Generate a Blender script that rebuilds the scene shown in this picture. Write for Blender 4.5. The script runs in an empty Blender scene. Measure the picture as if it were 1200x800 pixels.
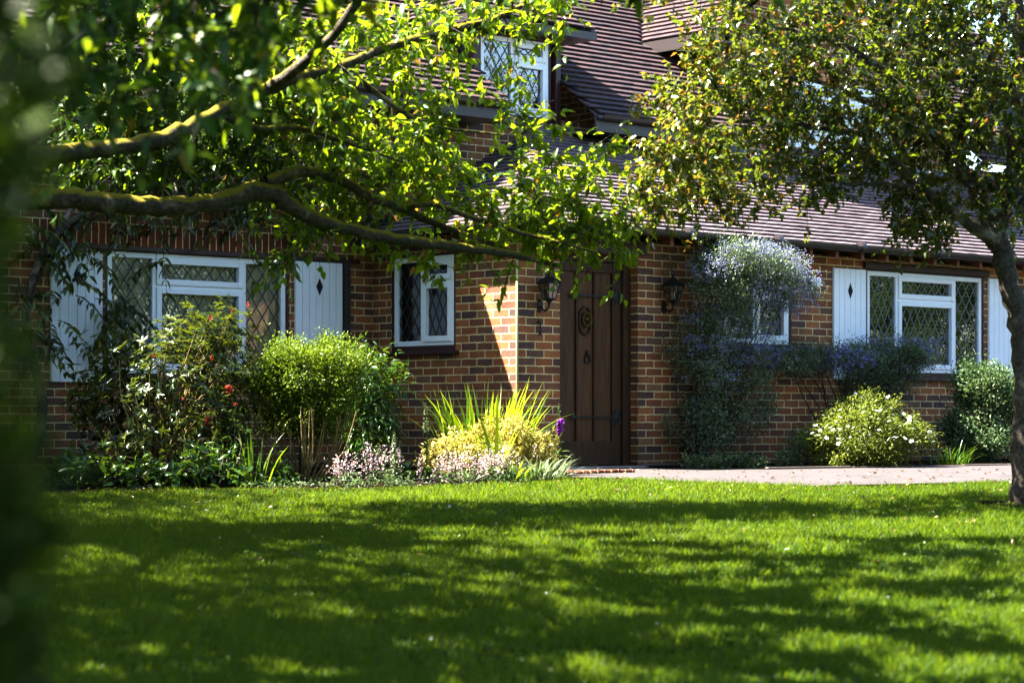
import bpy, math
import numpy as np
from mathutils import Vector, Quaternion
R = np.random.default_rng(7)
scene = bpy.context.scene
COL = scene.collection
F, YH, EZ = 2683.0, 490.0, 0.488          # focal length (px of a 1200 px wide frame), horizon row, eye height over the house floor
TH = math.radians(42.05)                  # how far the house front is turned from the picture plane
HX, HY = 0.047, 21.1                      # the porch corner
UX = np.array([math.cos(TH), math.sin(TH)]); VX = np.array([-math.sin(TH), math.cos(TH)])
D = 2.127                                 # how far the porch projects from the main wall

def at(px, py, Y):
    return np.array([(px-600)/F*Y, Y, EZ+(YH-py)/F*Y])
def hp(u, v, z):                          # house coordinates to world
    p = np.array([HX, HY]) + u*UX + v*VX
    return np.array([p[0], p[1], z])
def gz(Y):
    d = 19.0-np.asarray(Y, float)
    return -0.0524*0.5*(d+np.sqrt(d*d+0.25))
def on_ground(px, py):
    Y = 15.0
    for _ in range(60):
        Y = 0.5*Y + 0.5*(EZ-float(gz(Y)))*F/(py-YH)
    return np.array([(px-600)/F*Y, Y])

# ------------------------------------------------------------------ object helpers
def tag(o, label=None, cat=None, group=None, kind=None):
    if label: o['label'] = label
    if cat: o['category'] = cat
    if group: o['group'] = group
    if kind: o['kind'] = kind
    return o
def empty(name, loc=(0, 0, 0), rz=0.0):
    o = bpy.data.objects.new(name, None); COL.objects.link(o)
    o.location = [float(x) for x in loc]; o.rotation_euler = (0, 0, rz); o.empty_display_size = .2
    return o
def link(name, me, mat=None, parent=None):
    o = bpy.data.objects.new(name, me); COL.objects.link(o)
    if mat: me.materials.append(mat)
    if parent: o.parent = parent
    return o
def mesh_np(name, V, Fc, mat=None, parent=None, attrs=None, smooth=False):
    """V (n,3); Fc (m,k) array of equal-size faces."""
    V = np.asarray(V, np.float32); Fc = np.asarray(Fc, np.int32)
    me = bpy.data.meshes.new(name)
    m, k = Fc.shape
    me.vertices.add(len(V)); me.vertices.foreach_set('co', V.ravel())
    me.loops.add(m*k); me.loops.foreach_set('vertex_index', Fc.ravel())
    me.polygons.add(m); me.polygons.foreach_set('loop_start', np.arange(0, m*k, k, dtype=np.int32))
    me.polygons.foreach_set('loop_total', np.full(m, k, np.int32))
    if smooth: me.polygons.foreach_set('use_smooth', np.ones(m, bool))
    for a, val in (attrs or {}).items():
        at_ = me.attributes.new(a, 'FLOAT', 'POINT'); at_.data.foreach_set('value', np.asarray(val, np.float32))
    me.update(calc_edges=True)
    return link(name, me, mat, parent)

class MB:
    def __init__(s): s.v = []; s.f = []; s.r = []
    def add(s, vs, fs, r=None):
        b = len(s.v); r = float(R.random()) if r is None else r
        for p in vs: s.v.append(tuple(float(x) for x in p)); s.r.append(r)
        for q in fs: s.f.append(tuple(b+i for i in q))
        return s
    def box(s, lo, hi, r=None):
        x0, y0, z0 = lo; x1, y1, z1 = hi
        return s.add([(x0,y0,z0),(x1,y0,z0),(x1,y1,z0),(x0,y1,z0),(x0,y0,z1),(x1,y0,z1),(x1,y1,z1),(x0,y1,z1)],
              [(0,3,2,1),(4,5,6,7),(0,1,5,4),(1,2,6,5),(2,3,7,6),(3,0,4,7)], r)
    def hexa(s, p, r=None):
        return s.add(p, [(0,3,2,1),(4,5,6,7),(0,1,5,4),(1,2,6,5),(2,3,7,6),(3,0,4,7)], r)
    def quad(s, a, b, c, d): return s.add([a, b, c, d], [(0,1,2,3)])
    def tube(s, pts, rad, n=8, caps=True):
        V, Fq = tube_np(pts, rad, n); s.add(V, [tuple(q) for q in Fq])
        if caps:
            b = len(s.v)-len(V); s.f.append(tuple(b+i for i in range(n-1, -1, -1))); s.f.append(tuple(b+len(V)-n+i for i in range(n)))
        return s
    def lathe(s, prof, c=(0, 0, 0), n=16):
        vs = []; fs = []
        for (r, z) in prof:
            for k in range(n):
                a = 2*math.pi*k/n; vs.append((c[0]+r*math.cos(a), c[1]+r*math.sin(a), c[2]+z))
        for i in range(len(prof)-1):
            for k in range(n):
                k2 = (k+1) % n; fs.append((i*n+k, i*n+k2, (i+1)*n+k2, (i+1)*n+k))
        return s.add(vs, fs)
    def build(s, name, mat, parent=None, bevel=0, smooth=False):
        me = bpy.data.meshes.new(name); me.from_pydata(s.v, [], s.f)
        a = me.attributes.new('rnd', 'FLOAT', 'POINT'); a.data.foreach_set('value', np.asarray(s.r, np.float32))
        if smooth: me.polygons.foreach_set('use_smooth', np.ones(len(me.polygons), bool))
        me.update()
        o = link(name, me, mat, parent)
        if bevel:
            b = o.modifiers.new('bevel', 'BEVEL'); b.width = bevel; b.segments = 2; b.limit_method = 'ANGLE'
        return o

def norm(a):
    a = np.asarray(a, float); return a/np.maximum(np.linalg.norm(a, axis=-1, keepdims=True), 1e-9)
def tube_np(pts, rad, n=8):
    P = np.asarray(pts, float); m = len(P); rad = np.broadcast_to(np.asarray(rad, float), (m,))
    T = np.gradient(P, axis=0); T = norm(T)
    up = np.array([0, 0, 1.0]) if abs(T[0][2]) < .9 else np.array([1.0, 0, 0])
    A = norm(np.cross(T[0], up)); V = []
    ang = np.linspace(0, 2*np.pi, n, endpoint=False)
    for i in range(m):
        A = norm(A-T[i]*np.dot(A, T[i])); B = np.cross(T[i], A)
        V.append(P[i]+rad[i]*(np.cos(ang)[:, None]*A+np.sin(ang)[:, None]*B))
    V = np.concatenate(V)
    i, k = np.meshgrid(np.arange(m-1), np.arange(n), indexing='ij'); k2 = (k+1) % n
    Fq = np.stack([i*n+k, i*n+k2, (i+1)*n+k2, (i+1)*n+k], -1).reshape(-1, 4)
    return V, Fq
def smooth_path(P, per=6):
    P = np.asarray(P, float); m = len(P); out = []
    for i in range(m-1):
        p0 = P[max(i-1, 0)]; p1 = P[i]; p2 = P[i+1]; p3 = P[min(i+2, m-1)]
        for t in np.linspace(0, 1, per, endpoint=False):
            out.append(.5*((2*p1)+(p2-p0)*t+(2*p0-5*p1+4*p2-p3)*t*t+(3*p1-p0-3*p2+p3)*t**3))
    out.append(P[-1]); return np.array(out)
class Tubes:                                # many tubes in one mesh
    def __init__(s): s.V = []; s.F = []; s.n = 0
    def add(s, pts, rad, n=6):
        V, Fq = tube_np(pts, rad, n); s.V.append(V); s.F.append(Fq+s.n); s.n += len(V)
    def build(s, name, mat, parent=None):
        return mesh_np(name, np.concatenate(s.V), np.concatenate(s.F), mat, parent, smooth=True)

# ------------------------------------------------------------------ materials
def new_mat(name):
    m = bpy.data.materials.new(name); m.use_nodes = True
    nt = m.node_tree; nt.nodes.clear(); out = nt.nodes.new('ShaderNodeOutputMaterial')
    return m, nt, out
def nd(nt, typ, ins=None, **kw):
    n = nt.nodes.new(typ)
    for k, v in kw.items(): setattr(n, k, v)
    for k, v in (ins or {}).items():
        if isinstance(v, bpy.types.NodeSocket): nt.links.new(v, n.inputs[k])
        else: n.inputs[k].default_value = v
    return n
def ramp(nt, fac, stops, interp='LINEAR'):
    n = nt.nodes.new('ShaderNodeValToRGB'); n.color_ramp.interpolation = interp
    e = n.color_ramp.elements
    while len(e) < len(stops): e.new(.5)
    for el, (p, c) in zip(e, stops): el.position = p; el.color = (*c, 1)
    nt.links.new(fac, n.inputs[0]); return n.outputs[0]
def mixc(nt, fac, a, b, mode='MIX'):
    n = nt.nodes.new('ShaderNodeMix'); n.data_type = 'RGBA'; n.blend_type = mode
    for s, v in ((n.inputs[0], fac), (n.inputs[6], a), (n.inputs[7], b)):
        if isinstance(v, bpy.types.NodeSocket): nt.links.new(v, s)
        elif isinstance(v, tuple): s.default_value = (*v, 1)
        else: s.default_value = v
    return n.outputs[2]
def math_(nt, op, a, b=0.0, c=0.0):
    n = nt.nodes.new('ShaderNodeMath'); n.operation = op
    for s, v in zip(n.inputs, (a, b, c)):
        if isinstance(v, bpy.types.NodeSocket): nt.links.new(v, s)
        else: s.default_value = v
    return n.outputs[0]
def noise(nt, vec, scale, detail=4, rough=.55):
    return nd(nt, 'ShaderNodeTexNoise', {'Vector': vec, 'Scale': scale, 'Detail': detail, 'Roughness': rough}).outputs[0]
def objco(nt): return nd(nt, 'ShaderNodeTexCoord').outputs['Object']
def attr(nt, name): return nd(nt, 'ShaderNodeAttribute', attribute_name=name).outputs['Fac']

def paint(name, col, rough=.5, var=.12, bump=.1, scale=25, metal=0.0, spec=.5):
    m, nt, out = new_mat(name); co = objco(nt)
    n1 = noise(nt, co, scale); n2 = noise(nt, co, scale*.12)
    f = math_(nt, 'MULTIPLY_ADD', n2, 2*var, 1-var); f = math_(nt, 'MULTIPLY', f, math_(nt, 'MULTIPLY_ADD', n1, var, 1-var*.5))
    c = nd(nt, 'ShaderNodeVectorMath', {0: col}, operation='SCALE'); nt.links.new(f, c.inputs['Scale'])
    b = nd(nt, 'ShaderNodeBump', {'Height': n1, 'Strength': bump, 'Distance': .01})
    p = nd(nt, 'ShaderNodeBsdfPrincipled', {'Base Color': c.outputs[0], 'Roughness': rough, 'Metallic': metal, 'Normal': b.outputs[0], 'Specular IOR Level': spec})
    nt.links.new(p.outputs[0], out.inputs[0]); return m

def brick_mat(name, soldier=False):
    m, nt, out = new_mat(name)
    tc = nd(nt, 'ShaderNodeTexCoord'); sep = nd(nt, 'ShaderNodeSeparateXYZ', {0: tc.outputs['Object']})
    sn = nd(nt, 'ShaderNodeSeparateXYZ', {0: tc.outputs['Normal']})
    side = math_(nt, 'GREATER_THAN', math_(nt, 'ABSOLUTE', sn.outputs[0]), .5)
    h = math_(nt, 'ADD', math_(nt, 'MULTIPLY', side, math_(nt, 'ADD', sep.outputs[1], .1125)), math_(nt, 'MULTIPLY', math_(nt, 'SUBTRACT', 1.0, side), sep.outputs[0]))
    wob = noise(nt, tc.outputs['Object'], 9, 3); wz = math_(nt, 'MULTIPLY_ADD', wob, .012, -.006)
    z = math_(nt, 'ADD', sep.outputs[2], wz); hh = math_(nt, 'ADD', h, wz)
    cb = nd(nt, 'ShaderNodeCombineXYZ', {0: z if soldier else hh, 1: hh if soldier else z})
    br = nd(nt, 'ShaderNodeTexBrick', {'Vector': cb.outputs[0], 'Color1': (0, 0, 0, 1), 'Color2': (1, 1, 1, 1), 'Mortar': (.5, .5, .5, 1), 'Scale': 1.0,
        'Mortar Size': .0062, 'Mortar Smooth': .2, 'Bias': 0.0, 'Brick Width': .225, 'Row Height': .075})
    if soldier: br.offset = 0.0
    rv = nd(nt, 'ShaderNodeSeparateColor', {0: br.outputs['Color']}).outputs[0]
    if soldier: stops = [(0, (.17,.05,.025)), (.4, (.27,.075,.03)), (.7, (.22,.06,.03)), (1, (.13,.05,.035))]
    else: stops = [(0, (.12,.08,.072)), (.16, (.22,.105,.066)), (.36, (.33,.125,.058)), (.56, (.43,.18,.075)), (.74, (.3,.135,.07)), (.9, (.17,.1,.08)), (1, (.42,.22,.1))]
    bc = ramp(nt, rv, stops)
    mott = noise(nt, tc.outputs['Object'], 45, 5, .7)
    bc = mixc(nt, .7, bc, ramp(nt, mott, [(.25, (.35,.33,.33)), (.7, (1.2,1.2,1.2))]), 'MULTIPLY')
    mc = ramp(nt, noise(nt, tc.outputs['Object'], 14, 4), [(.3, (.62,.47,.23)), (.7, (.9,.71,.39))])
    col = mixc(nt, br.outputs['Fac'], bc, mc)
    stain = noise(nt, tc.outputs['Object'], 1.7, 6, .68)
    col = mixc(nt, 1.0, col, ramp(nt, stain, [(.3, (.55,.55,.58)), (.5, (.9,.9,.9)), (.65, (1.08, 1.05, 1))]), 'MULTIPLY')
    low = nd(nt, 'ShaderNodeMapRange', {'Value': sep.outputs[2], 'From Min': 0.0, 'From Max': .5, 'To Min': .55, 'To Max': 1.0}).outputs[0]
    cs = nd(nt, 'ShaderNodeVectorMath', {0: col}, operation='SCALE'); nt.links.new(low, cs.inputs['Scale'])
    hgt = math_(nt, 'ADD', math_(nt, 'MULTIPLY', br.outputs['Fac'], -1.0), math_(nt, 'MULTIPLY', mott, .5))
    b = nd(nt, 'ShaderNodeBump', {'Height': hgt, 'Strength': .9, 'Distance': .007})
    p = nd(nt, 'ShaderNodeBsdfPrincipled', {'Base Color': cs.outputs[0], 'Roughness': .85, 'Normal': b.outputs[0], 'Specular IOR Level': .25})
    nt.links.new(p.outputs[0], out.inputs[0]); return m

def tile_mat(name, stops, moss=.5):
    m, nt, out = new_mat(name); co = objco(nt); r = attr(nt, 'rnd')
    c = ramp(nt, r, stops)
    n1 = noise(nt, co, 40, 5, .7); n2 = noise(nt, co, 2.2, 4, .6)
    c = mixc(nt, .8, c, ramp(nt, n1, [(.3, (.45,.45,.45)), (.7, (1.25,1.25,1.25))]), 'MULTIPLY')
    lich = math_(nt, 'MULTIPLY', ramp(nt, noise(nt, co, 17, 5, .75), [(.58, (0,0,0)), (.66, (1,1,1))]), ramp(nt, n2, [(.35, (0,0,0)), (.65, (1,1,1))]))
    c = mixc(nt, math_(nt, 'MULTIPLY', lich, moss), c, (.13,.11,.035))
    b = nd(nt, 'ShaderNodeBump', {'Height': n1, 'Strength': .5, 'Distance': .008})
    p = nd(nt, 'ShaderNodeBsdfPrincipled', {'Base Color': c, 'Roughness': .78, 'Normal': b.outputs[0], 'Specular IOR Level': .35})
    nt.links.new(p.outputs[0], out.inputs[0]); return m

def wood_mat(name, c0, c1, axis='z', rough=.55, spec=.4):
    m, nt, out = new_mat(name); co = objco(nt); r = attr(nt, 'rnd')
    sc = {'z': (14, 14, .9), 'x': (.9, 14, 14), 'y': (14, .9, 14)}[axis]
    mp = nd(nt, 'ShaderNodeMapping', {'Vector': co, 'Scale': sc})
    off = nd(nt, 'ShaderNodeVectorMath', {0: mp.outputs[0]}, operation='ADD'); cmb = nd(nt, 'ShaderNodeCombineXYZ', {0: math_(nt, 'MULTIPLY', r, 37.0), 1: r, 2: math_(nt, 'MULTIPLY', r, 11.0)}); nt.links.new(cmb.outputs[0], off.inputs[1])
    n1 = noise(nt, off.outputs[0], 3.0, 6, .65)
    c = ramp(nt, n1, [(.3, c0), (.7, c1)])
    c = mixc(nt, .6, c, ramp(nt, r, [(0, (.7,.7,.7)), (1, (1.15,1.1,1.05))]), 'MULTIPLY')
    b = nd(nt, 'ShaderNodeBump', {'Height': n1, 'Strength': .35, 'Distance': .004})
    p = nd(nt, 'ShaderNodeBsdfPrincipled', {'Base Color': c, 'Roughness': rough, 'Normal': b.outputs[0], 'Specular IOR Level': spec})
    nt.links.new(p.outputs[0], out.inputs[0]); return m

def leaf_mat(name, stops, trans=(.25,.38,.03), tf=.4, rough=.42, spec=.45, tipcol=None):
    m, nt, out = new_mat(name); r = attr(nt, 'rnd')
    c = ramp(nt, r, stops); tr = mixc(nt, .55, c, trans)
    if tipcol:
        tp = attr(nt, 'tip'); c = mixc(nt, tp, c, tipcol); tr = mixc(nt, tp, tr, tuple(min(1, x*1.7) for x in tipcol))
    p = nd(nt, 'ShaderNodeBsdfPrincipled', {'Base Color': c, 'Roughness': rough, 'Specular IOR Level': spec})
    t = nd(nt, 'ShaderNodeBsdfTranslucent', {'Color': tr})
    mx = nd(nt, 'ShaderNodeMixShader', {0: tf, 1: p.outputs[0], 2: t.outputs[0]})
    nt.links.new(mx.outputs[0], out.inputs[0]); return m

def bark_mat(name, c0, c1, moss=(.16,.15,.02), mossy=.0, scale=1.0):
    m, nt, out = new_mat(name); tc = nd(nt, 'ShaderNodeTexCoord'); co = tc.outputs['Object']
    n1 = noise(nt, co, 38*scale, 6, .7); n2 = noise(nt, co, 6*scale, 4, .6)
    c = ramp(nt, n1, [(.3, c0), (.72, c1)])
    c = mixc(nt, ramp(nt, n2, [(.55, (0,0,0)), (.7, (1,1,1))]), c, tuple(min(1, x*1.8+.02) for x in c1))
    if mossy:
        nz = nd(nt, 'ShaderNodeSeparateXYZ', {0: tc.outputs['Normal']}).outputs[2]
        f = math_(nt, 'MULTIPLY', ramp(nt, math_(nt, 'ADD', nz, math_(nt, 'MULTIPLY_ADD', noise(nt, co, 9, 5, .7), 1.6, -.8)), [(.25, (0,0,0)), (.5, (1,1,1))]), mossy)
        c = mixc(nt, f, c, mixc(nt, noise(nt, co, 60, 3), moss, tuple(x*1.9 for x in moss)))
    b = nd(nt, 'ShaderNodeBump', {'Height': math_(nt, 'ADD', n1, n2), 'Strength': .9, 'Distance': .02})
    p = nd(nt, 'ShaderNodeBsdfPrincipled', {'Base Color': c, 'Roughness': .85, 'Normal': b.outputs[0], 'Specular IOR Level': .3})
    nt.links.new(p.outputs[0], out.inputs[0]); return m

def glass_mat(name, tint=(.8,.85,.85), fac=.22, rough=.02):
    m, nt, out = new_mat(name); co = objco(nt)
    b = nd(nt, 'ShaderNodeBump', {'Height': noise(nt, co, 7, 2), 'Strength': .12, 'Distance': .02})
    fr = nd(nt, 'ShaderNodeFresnel', {'IOR': 1.5, 'Normal': b.outputs[0]})
    g = nd(nt, 'ShaderNodeBsdfGlossy', {'Color': (.95,.95,.95,1), 'Roughness': rough, 'Normal': b.outputs[0]})
    t = nd(nt, 'ShaderNodeBsdfTransparent', {'Color': (*tint, 1)})
    f = math_(nt, 'ADD', math_(nt, 'MULTIPLY', fr.outputs[0], 1.5), fac)
    mx = nd(nt, 'ShaderNodeMixShader', {0: f, 1: t.outputs[0], 2: g.outputs[0]})
    nt.links.new(mx.outputs[0], out.inputs[0]); return m

M = {}
M['brick'] = brick_mat('purple_red_brick'); M['soldier'] = brick_mat('red_soldier_brick', True)
M['tile'] = tile_mat('brown_clay_tile', [(0, (.045,.032,.036)), (.4, (.075,.046,.046)), (.7, (.1,.056,.052)), (1, (.06,.044,.048))], .7)
M['tile2'] = tile_mat('weathered_grey_tile', [(0, (.12,.093,.1)), (.3, (.19,.142,.15)), (.7, (.25,.185,.19)), (1, (.15,.115,.122))], .35)
M['white'] = paint('white_paint', (.78,.79,.8), .4, .04, .05)
M['shutter'] = paint('white_shutter_paint', (.78,.79,.8), .5, .1, .2, 14)
M['stain'] = paint('dark_red_wood_stain', (.055,.022,.02), .45, .2, .1)
M['black'] = paint('black_iron', (.012,.012,.013), .45, .3, .15, 60)
M['gutter'] = paint('brown_gutter_plastic', (.05,.04,.038), .35, .2, .05)
M['lead'] = paint('grey_lead', (.16,.17,.2), .5, .25, .2, 12)
M['leadcame'] = paint('lead_strip', (.035,.035,.04), .5, .2, .05)
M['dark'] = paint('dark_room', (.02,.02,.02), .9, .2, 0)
M['blind'] = paint('pale_blind', (.45,.43,.38), .6, .1, 0)
M['curtain'] = paint('beige_curtain', (.72,.66,.54), .9, .03, .02, 3)
M['glass_clear'] = None
M['rafter'] = wood_mat('red_brown_rafter', (.13,.05,.022), (.24,.1,.045), 'y')
M['door'] = wood_mat('dark_oak_door', (.032,.015,.006), (.1,.045,.018), 'z', .5, .35)
M['doorlight'] = wood_mat('brown_oak_panel', (.055,.025,.009), (.17,.075,.027), 'z', .5, .35)
M['brass'] = paint('aged_brass', (.16,.115,.04), .5, .25, .1, 40, 1.0)
M['stone'] = paint('worn_stone', (.28,.25,.22), .85, .2, .5, 18)
M['plinth'] = paint('brown_stone', (.13,.1,.08), .9, .25, .5, 18)
M['cable'] = paint('pale_cable', (.42,.4,.2), .5, .1, .05)
M['glass'] = glass_mat('window_glass', (.62,.66,.64), .13)
M['glass_clear'] = glass_mat('clear_window_glass', (.75,.78,.75), .03)
M['lampglass'] = glass_mat('lantern_glass', (.9,.88,.8), .15, .12)
M['soil'] = paint('dark_soil', (.014,.01,.007), 1.0, .4, 1.0, 22, 0.0, 0.0)
M['chalk'] = paint('pale_render', (.5,.48,.44), .85, .15, .2)

# ------------------------------------------------------------------ the house
house = empty('brick_house', (HX, HY, 0), TH)
tag(house, 'brick cottage with tiled roof, white leaded windows and a dark oak front door', 'house')

def panel(name, plane, c, a0, a1, z0, z1, holes=(), depth=.11, mat=None):
    """a wall face in the plane v=c (facing -v) or u=c (facing -u), with openings and their reveals"""
    xs = sorted({a0, a1, *[h[0] for h in holes], *[h[1] for h in holes]}); zs = sorted({z0, z1, *[h[2] for h in holes], *[h[3] for h in holes]})
    P = (lambda a, n, z: (a, c-n, z)) if plane == 'v' else (lambda a, n, z: (c-n, a, z))
    fl = plane == 'u'
    mb = MB()
    q = lambda a, b, c_, d: mb.quad(*((a, d, c_, b) if fl else (a, b, c_, d)))
    for i in range(len(xs)-1):
        for j in range(len(zs)-1):
            mx, mz = (xs[i]+xs[i+1])/2, (zs[j]+zs[j+1])/2
            if any(h[0] < mx < h[1] and h[2] < mz < h[3] for h in holes): continue
            q(P(xs[i],0,zs[j]), P(xs[i+1],0,zs[j]), P(xs[i+1],0,zs[j+1]), P(xs[i],0,zs[j+1]))
    for (h0, h1, g0, g1) in holes:
        d = -depth
        q(P(h0,0,g0), P(h0,0,g1), P(h0,d,g1), P(h0,d,g0)); q(P(h1,0,g1), P(h1,0,g0), P(h1,d,g0), P(h1,d,g1))
        q(P(h0,0,g1), P(h1,0,g1), P(h1,d,g1), P(h0,d,g1)); q(P(h1,0,g0), P(h0,0,g0), P(h0,d,g0), P(h1,d,g0))
    return mb.build(name, mat or M['brick'], house)

DO = (.54, 1.58, 0.0, 2.06)                       # the door opening
W_R = (5.03, 7.12, .93, 2.09); W_S = (2.78, 3.83, 1.19, 2.0); W_L = (-3.08, -1.03, .84, 2.02); W_M = (.87, 1.84, 1.13, 2.07)
D1 = (1.28, 2.5, 3.6, 4.5); W_G = (6.2, 8.3, 3.62, 4.5)
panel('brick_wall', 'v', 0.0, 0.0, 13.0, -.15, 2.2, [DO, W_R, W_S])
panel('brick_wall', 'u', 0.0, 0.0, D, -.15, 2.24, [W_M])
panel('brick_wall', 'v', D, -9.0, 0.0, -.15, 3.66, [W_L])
panel('brick_wall', 'v', D, 0.0, D1[0], 2.2, 3.66)
panel('brick_wall', 'v', D, D1[1], 5.2, 2.2, 3.66)
panel('brick_wall', 'v', D, D1[0], D1[1], 2.2, D1[2]-.04)
mb = MB(); GU0, GU1 = 5.2, 9.25; gm = (GU0+GU1)/2; ZE = 4.83; tan38 = math.tan(math.radians(38))
panel('brick_wall', 'v', D, GU0, GU1, 2.2, ZE+.1, [W_G])
mb.add([(GU0, D, ZE+.1), (GU1, D, ZE+.1), (gm, D, ZE+.1+(GU1-gm)*tan38)], [(0, 1, 2)])
mb.quad((GU0, D+4, 2.2), (GU0, D, 2.2), (GU0, D, ZE+.1), (GU0, D+4, ZE+.1)); mb.quad((GU1, D, 2.2), (GU1, D+4, 2.2), (GU1, D+4, ZE+.1), (GU1, D, ZE+.1))
mb.build('gable_wall', M['brick'], house)
panel('brick_wall', 'v', D, GU1, 13.0, 2.2, 3.66)
mb = MB(); mb.quad((-9, 9, -.1), (-9, D, -.1), (-9, D, 3.7), (-9, 9, 3.7)); mb.quad((13, 0, -.1), (13, 9, -.1), (13, 9, 2.3), (13, 0, 2.3)); mb.quad((13, D, 2.3), (13, 9, 2.3), (13, 9, 3.7), (13, D, 3.7))
mb.quad((13, 9, -.1), (-9, 9, -.1), (-9, 9, 3.7), (13, 9, 3.7)); mb.build('outer_wall', M['brick'], house)
# brick plinth strip at the foot of the porch walls
MB().box((1.6, -.018, -.15), (2.1, -.002, .05)).build('stone_plinth', M['plinth'], house, .006)

# soldier course over the left window
MB().box((W_L[0]-.75, D-.006, W_L[3]+.01), (W_L[1]+.12, D+.05, W_L[3]+.235)).build('soldier_course', M['soldier'], house)
MB().box((W_L[0]-.75, D-.03, W_L[3]-.012), (W_L[1]+.85, D+.02, W_L[3]+.03)).build('lintel_board', M['stain'], house, .004)

def T(plane, c): return (lambda a, n, z: (a, c-n, z)) if plane == 'v' else (lambda a, n, z: (c-n, a, z))
def lbox(mb, P, a0, a1, n0, n1, z0, z1, r=None):
    p = [P(a0,n1,z0), P(a1,n1,z0), P(a1,n0,z0), P(a0,n0,z0), P(a0,n1,z1), P(a1,n1,z1), P(a1,n0,z1), P(a0,n0,z1)]
    return mb.hexa(p, r)

M['leadglint'] = paint('glint_lead_strip', (.13,.13,.125), .45, .2, .05)  # paler lead: the sun glint is put into its colour
def window(plane, c, rect, layout, behind, sill=True, lat=(.125, .19), label=None, flip=False):
    a0, a1, z0, z1 = rect; P = T(plane, c)
    if plane == 'u' or flip:                                             # seen from outside the a-axis runs the other way
        Q = P; asum = a0+a1; P = (lambda a, n, z: Q(asum-a, n, z)) if plane == 'u' else Q
    root = MB()                                                         # the stained wooden sub-frame is the part itself
    for b in ((a0, a0+.03, z0, z1), (a1-.03, a1, z0, z1), (a0+.03, a1-.03, z1-.02, z1), (a0+.03, a1-.03, z0, z0+.055)):
        lbox(root, P, b[0], b[1], -.1, -.004, b[2], b[3])
    if sill: lbox(root, P, a0-.05, a1+.05, -.03, .05, z0-.03, z0+.002)
    w = root.build('window', M['stain'], house, .003)
    if label: w['label'] = label
    a0 += .032; a1 -= .032; z0 += .057; z1 -= .022
    fr = MB(); ft = .05
    lbox(fr, P, a0, a0+ft, -.075, -.012, z0, z1); lbox(fr, P, a1-ft, a1, -.075, -.012, z0, z1)
    lbox(fr, P, a0+ft, a1-ft, -.075, -.014, z1-ft, z1); lbox(fr, P, a0+ft, a1-ft, -.075, -.014, z0, z0+ft)
    lights = []; W = a1-a0
    if layout == 3: cuts = [a0+W*.255, a0+W*.755]
    else: cuts = [a0+W*.47]
    for x in cuts: lbox(fr, P, x-.026, x+.026, -.075, -.015, z0+ft, z1-ft)
    edges = [a0+ft]+[e for x in cuts for e in (x-.026, x+.026)]+[a1-ft]
    cells = [(edges[2*i], edges[2*i+1]) for i in range(len(cuts)+1)]
    op = 1                                                              # this cell has a small top light
    for i, (l, r) in enumerate(cells):
        if i == op:
            zt = z1-ft-(z1-z0)*.225
            lbox(fr, P, l, r, -.075, -.016, zt-.025, zt+.025); lights += [(l, r, zt+.025, z1-ft, 1), (l, r, z0+ft, zt-.025, 1)]
        else: lights.append((l, r, z0+ft, z1-ft, 0))
    for k, (l, r, b, t, sash) in enumerate(lights):
        if sash:                                                        # opening sash stands a little proud
            e = .042
            lbox(fr, P, l-.012, l+e, -.06, .002, b-.012, t+.012); lbox(fr, P, r-e, r+.012, -.06, .002, b-.012, t+.012)
            lbox(fr, P, l+e, r-e, -.06, .0, t-e, t+.012); lbox(fr, P, l+e, r-e, -.06, .0, b-.012, b+e)
            lights[k] = (l+e, r-e, b+e, t-e, 1)
    fr.build('frame', M['white'], w, .004)
    pn = MB(); lc = MB()
    for (l, r, b, t, s_) in lights:
        pn.quad(P(l,-.04,b), P(r,-.04,b), P(r,-.04,t), P(l,-.04,t))
        dw, dh = lat; n = max(1, round((r-l)/dw)); dw = (r-l)/n; n2 = max(1, round((t-b)/dh)); dh = (t-b)/n2
        for sg in (1, -1):                                              # diagonal lead strips, clipped to the light
            for k in range(-n2, n+n2+1):
                # line: x/dw - sg*z/dh = k (or + ) in unit cells
                pts = []
                for zz in (0, n2):
                    pts.append((k+sg*zz, zz))
                (xa, za), (xb, zb) = pts
                ts = [0.0, 1.0]
                dx = xb-xa
                lo, hi = 0.0, 1.0
                if dx != 0:
                    t0, t1 = (0-xa)/dx, (n-xa)/dx
                    lo = max(lo, min(t0, t1)); hi = min(hi, max(t0, t1))
                if hi-lo < 1e-4: continue
                A = (l+(xa+dx*lo)*dw, b+(n2*lo)*dh); B = (l+(xa+dx*hi)*dw, b+(n2*hi)*dh)
                hw = .0075 if behind == 'blind' else .0058; ln = math.hypot(B[0]-A[0], B[1]-A[1]); ox = -(B[1]-A[1])/ln*hw; oz = (B[0]-A[0])/ln*hw
                nn = -.0385 if sg > 0 else -.0365
                lc.quad(P(A[0]-ox, nn, A[1]-oz), P(B[0]-ox, nn, B[1]-oz), P(B[0]+ox, nn, B[1]+oz), P(A[0]+ox, nn, A[1]+oz))
    pn.build('pane', M['glass_clear' if behind == 'curtain' else 'glass'], w); lc.build('lead_lattice', M['leadglint' if behind == 'blind' else 'leadcame'], w)
    rc = MB(); d = -.7
    rc.quad(P(a0,d,z0), P(a1,d,z0), P(a1,d,z1), P(a0,d,z1)); rc.quad(P(a0,-.08,z0), P(a0,d,z0), P(a0,d,z1), P(a0,-.08,z1)); rc.quad(P(a1,-.08,z0), P(a1,d,z0), P(a1,d,z1), P(a1,-.08,z1))
    rc.quad(P(a0,-.08,z0), P(a1,-.08,z0), P(a1,d,z0), P(a0,d,z0)); rc.quad(P(a0,-.08,z1), P(a1,-.08,z1), P(a1,d,z1), P(a0,d,z1)); rc.build('room_recess', M['dark'], w)
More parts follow.
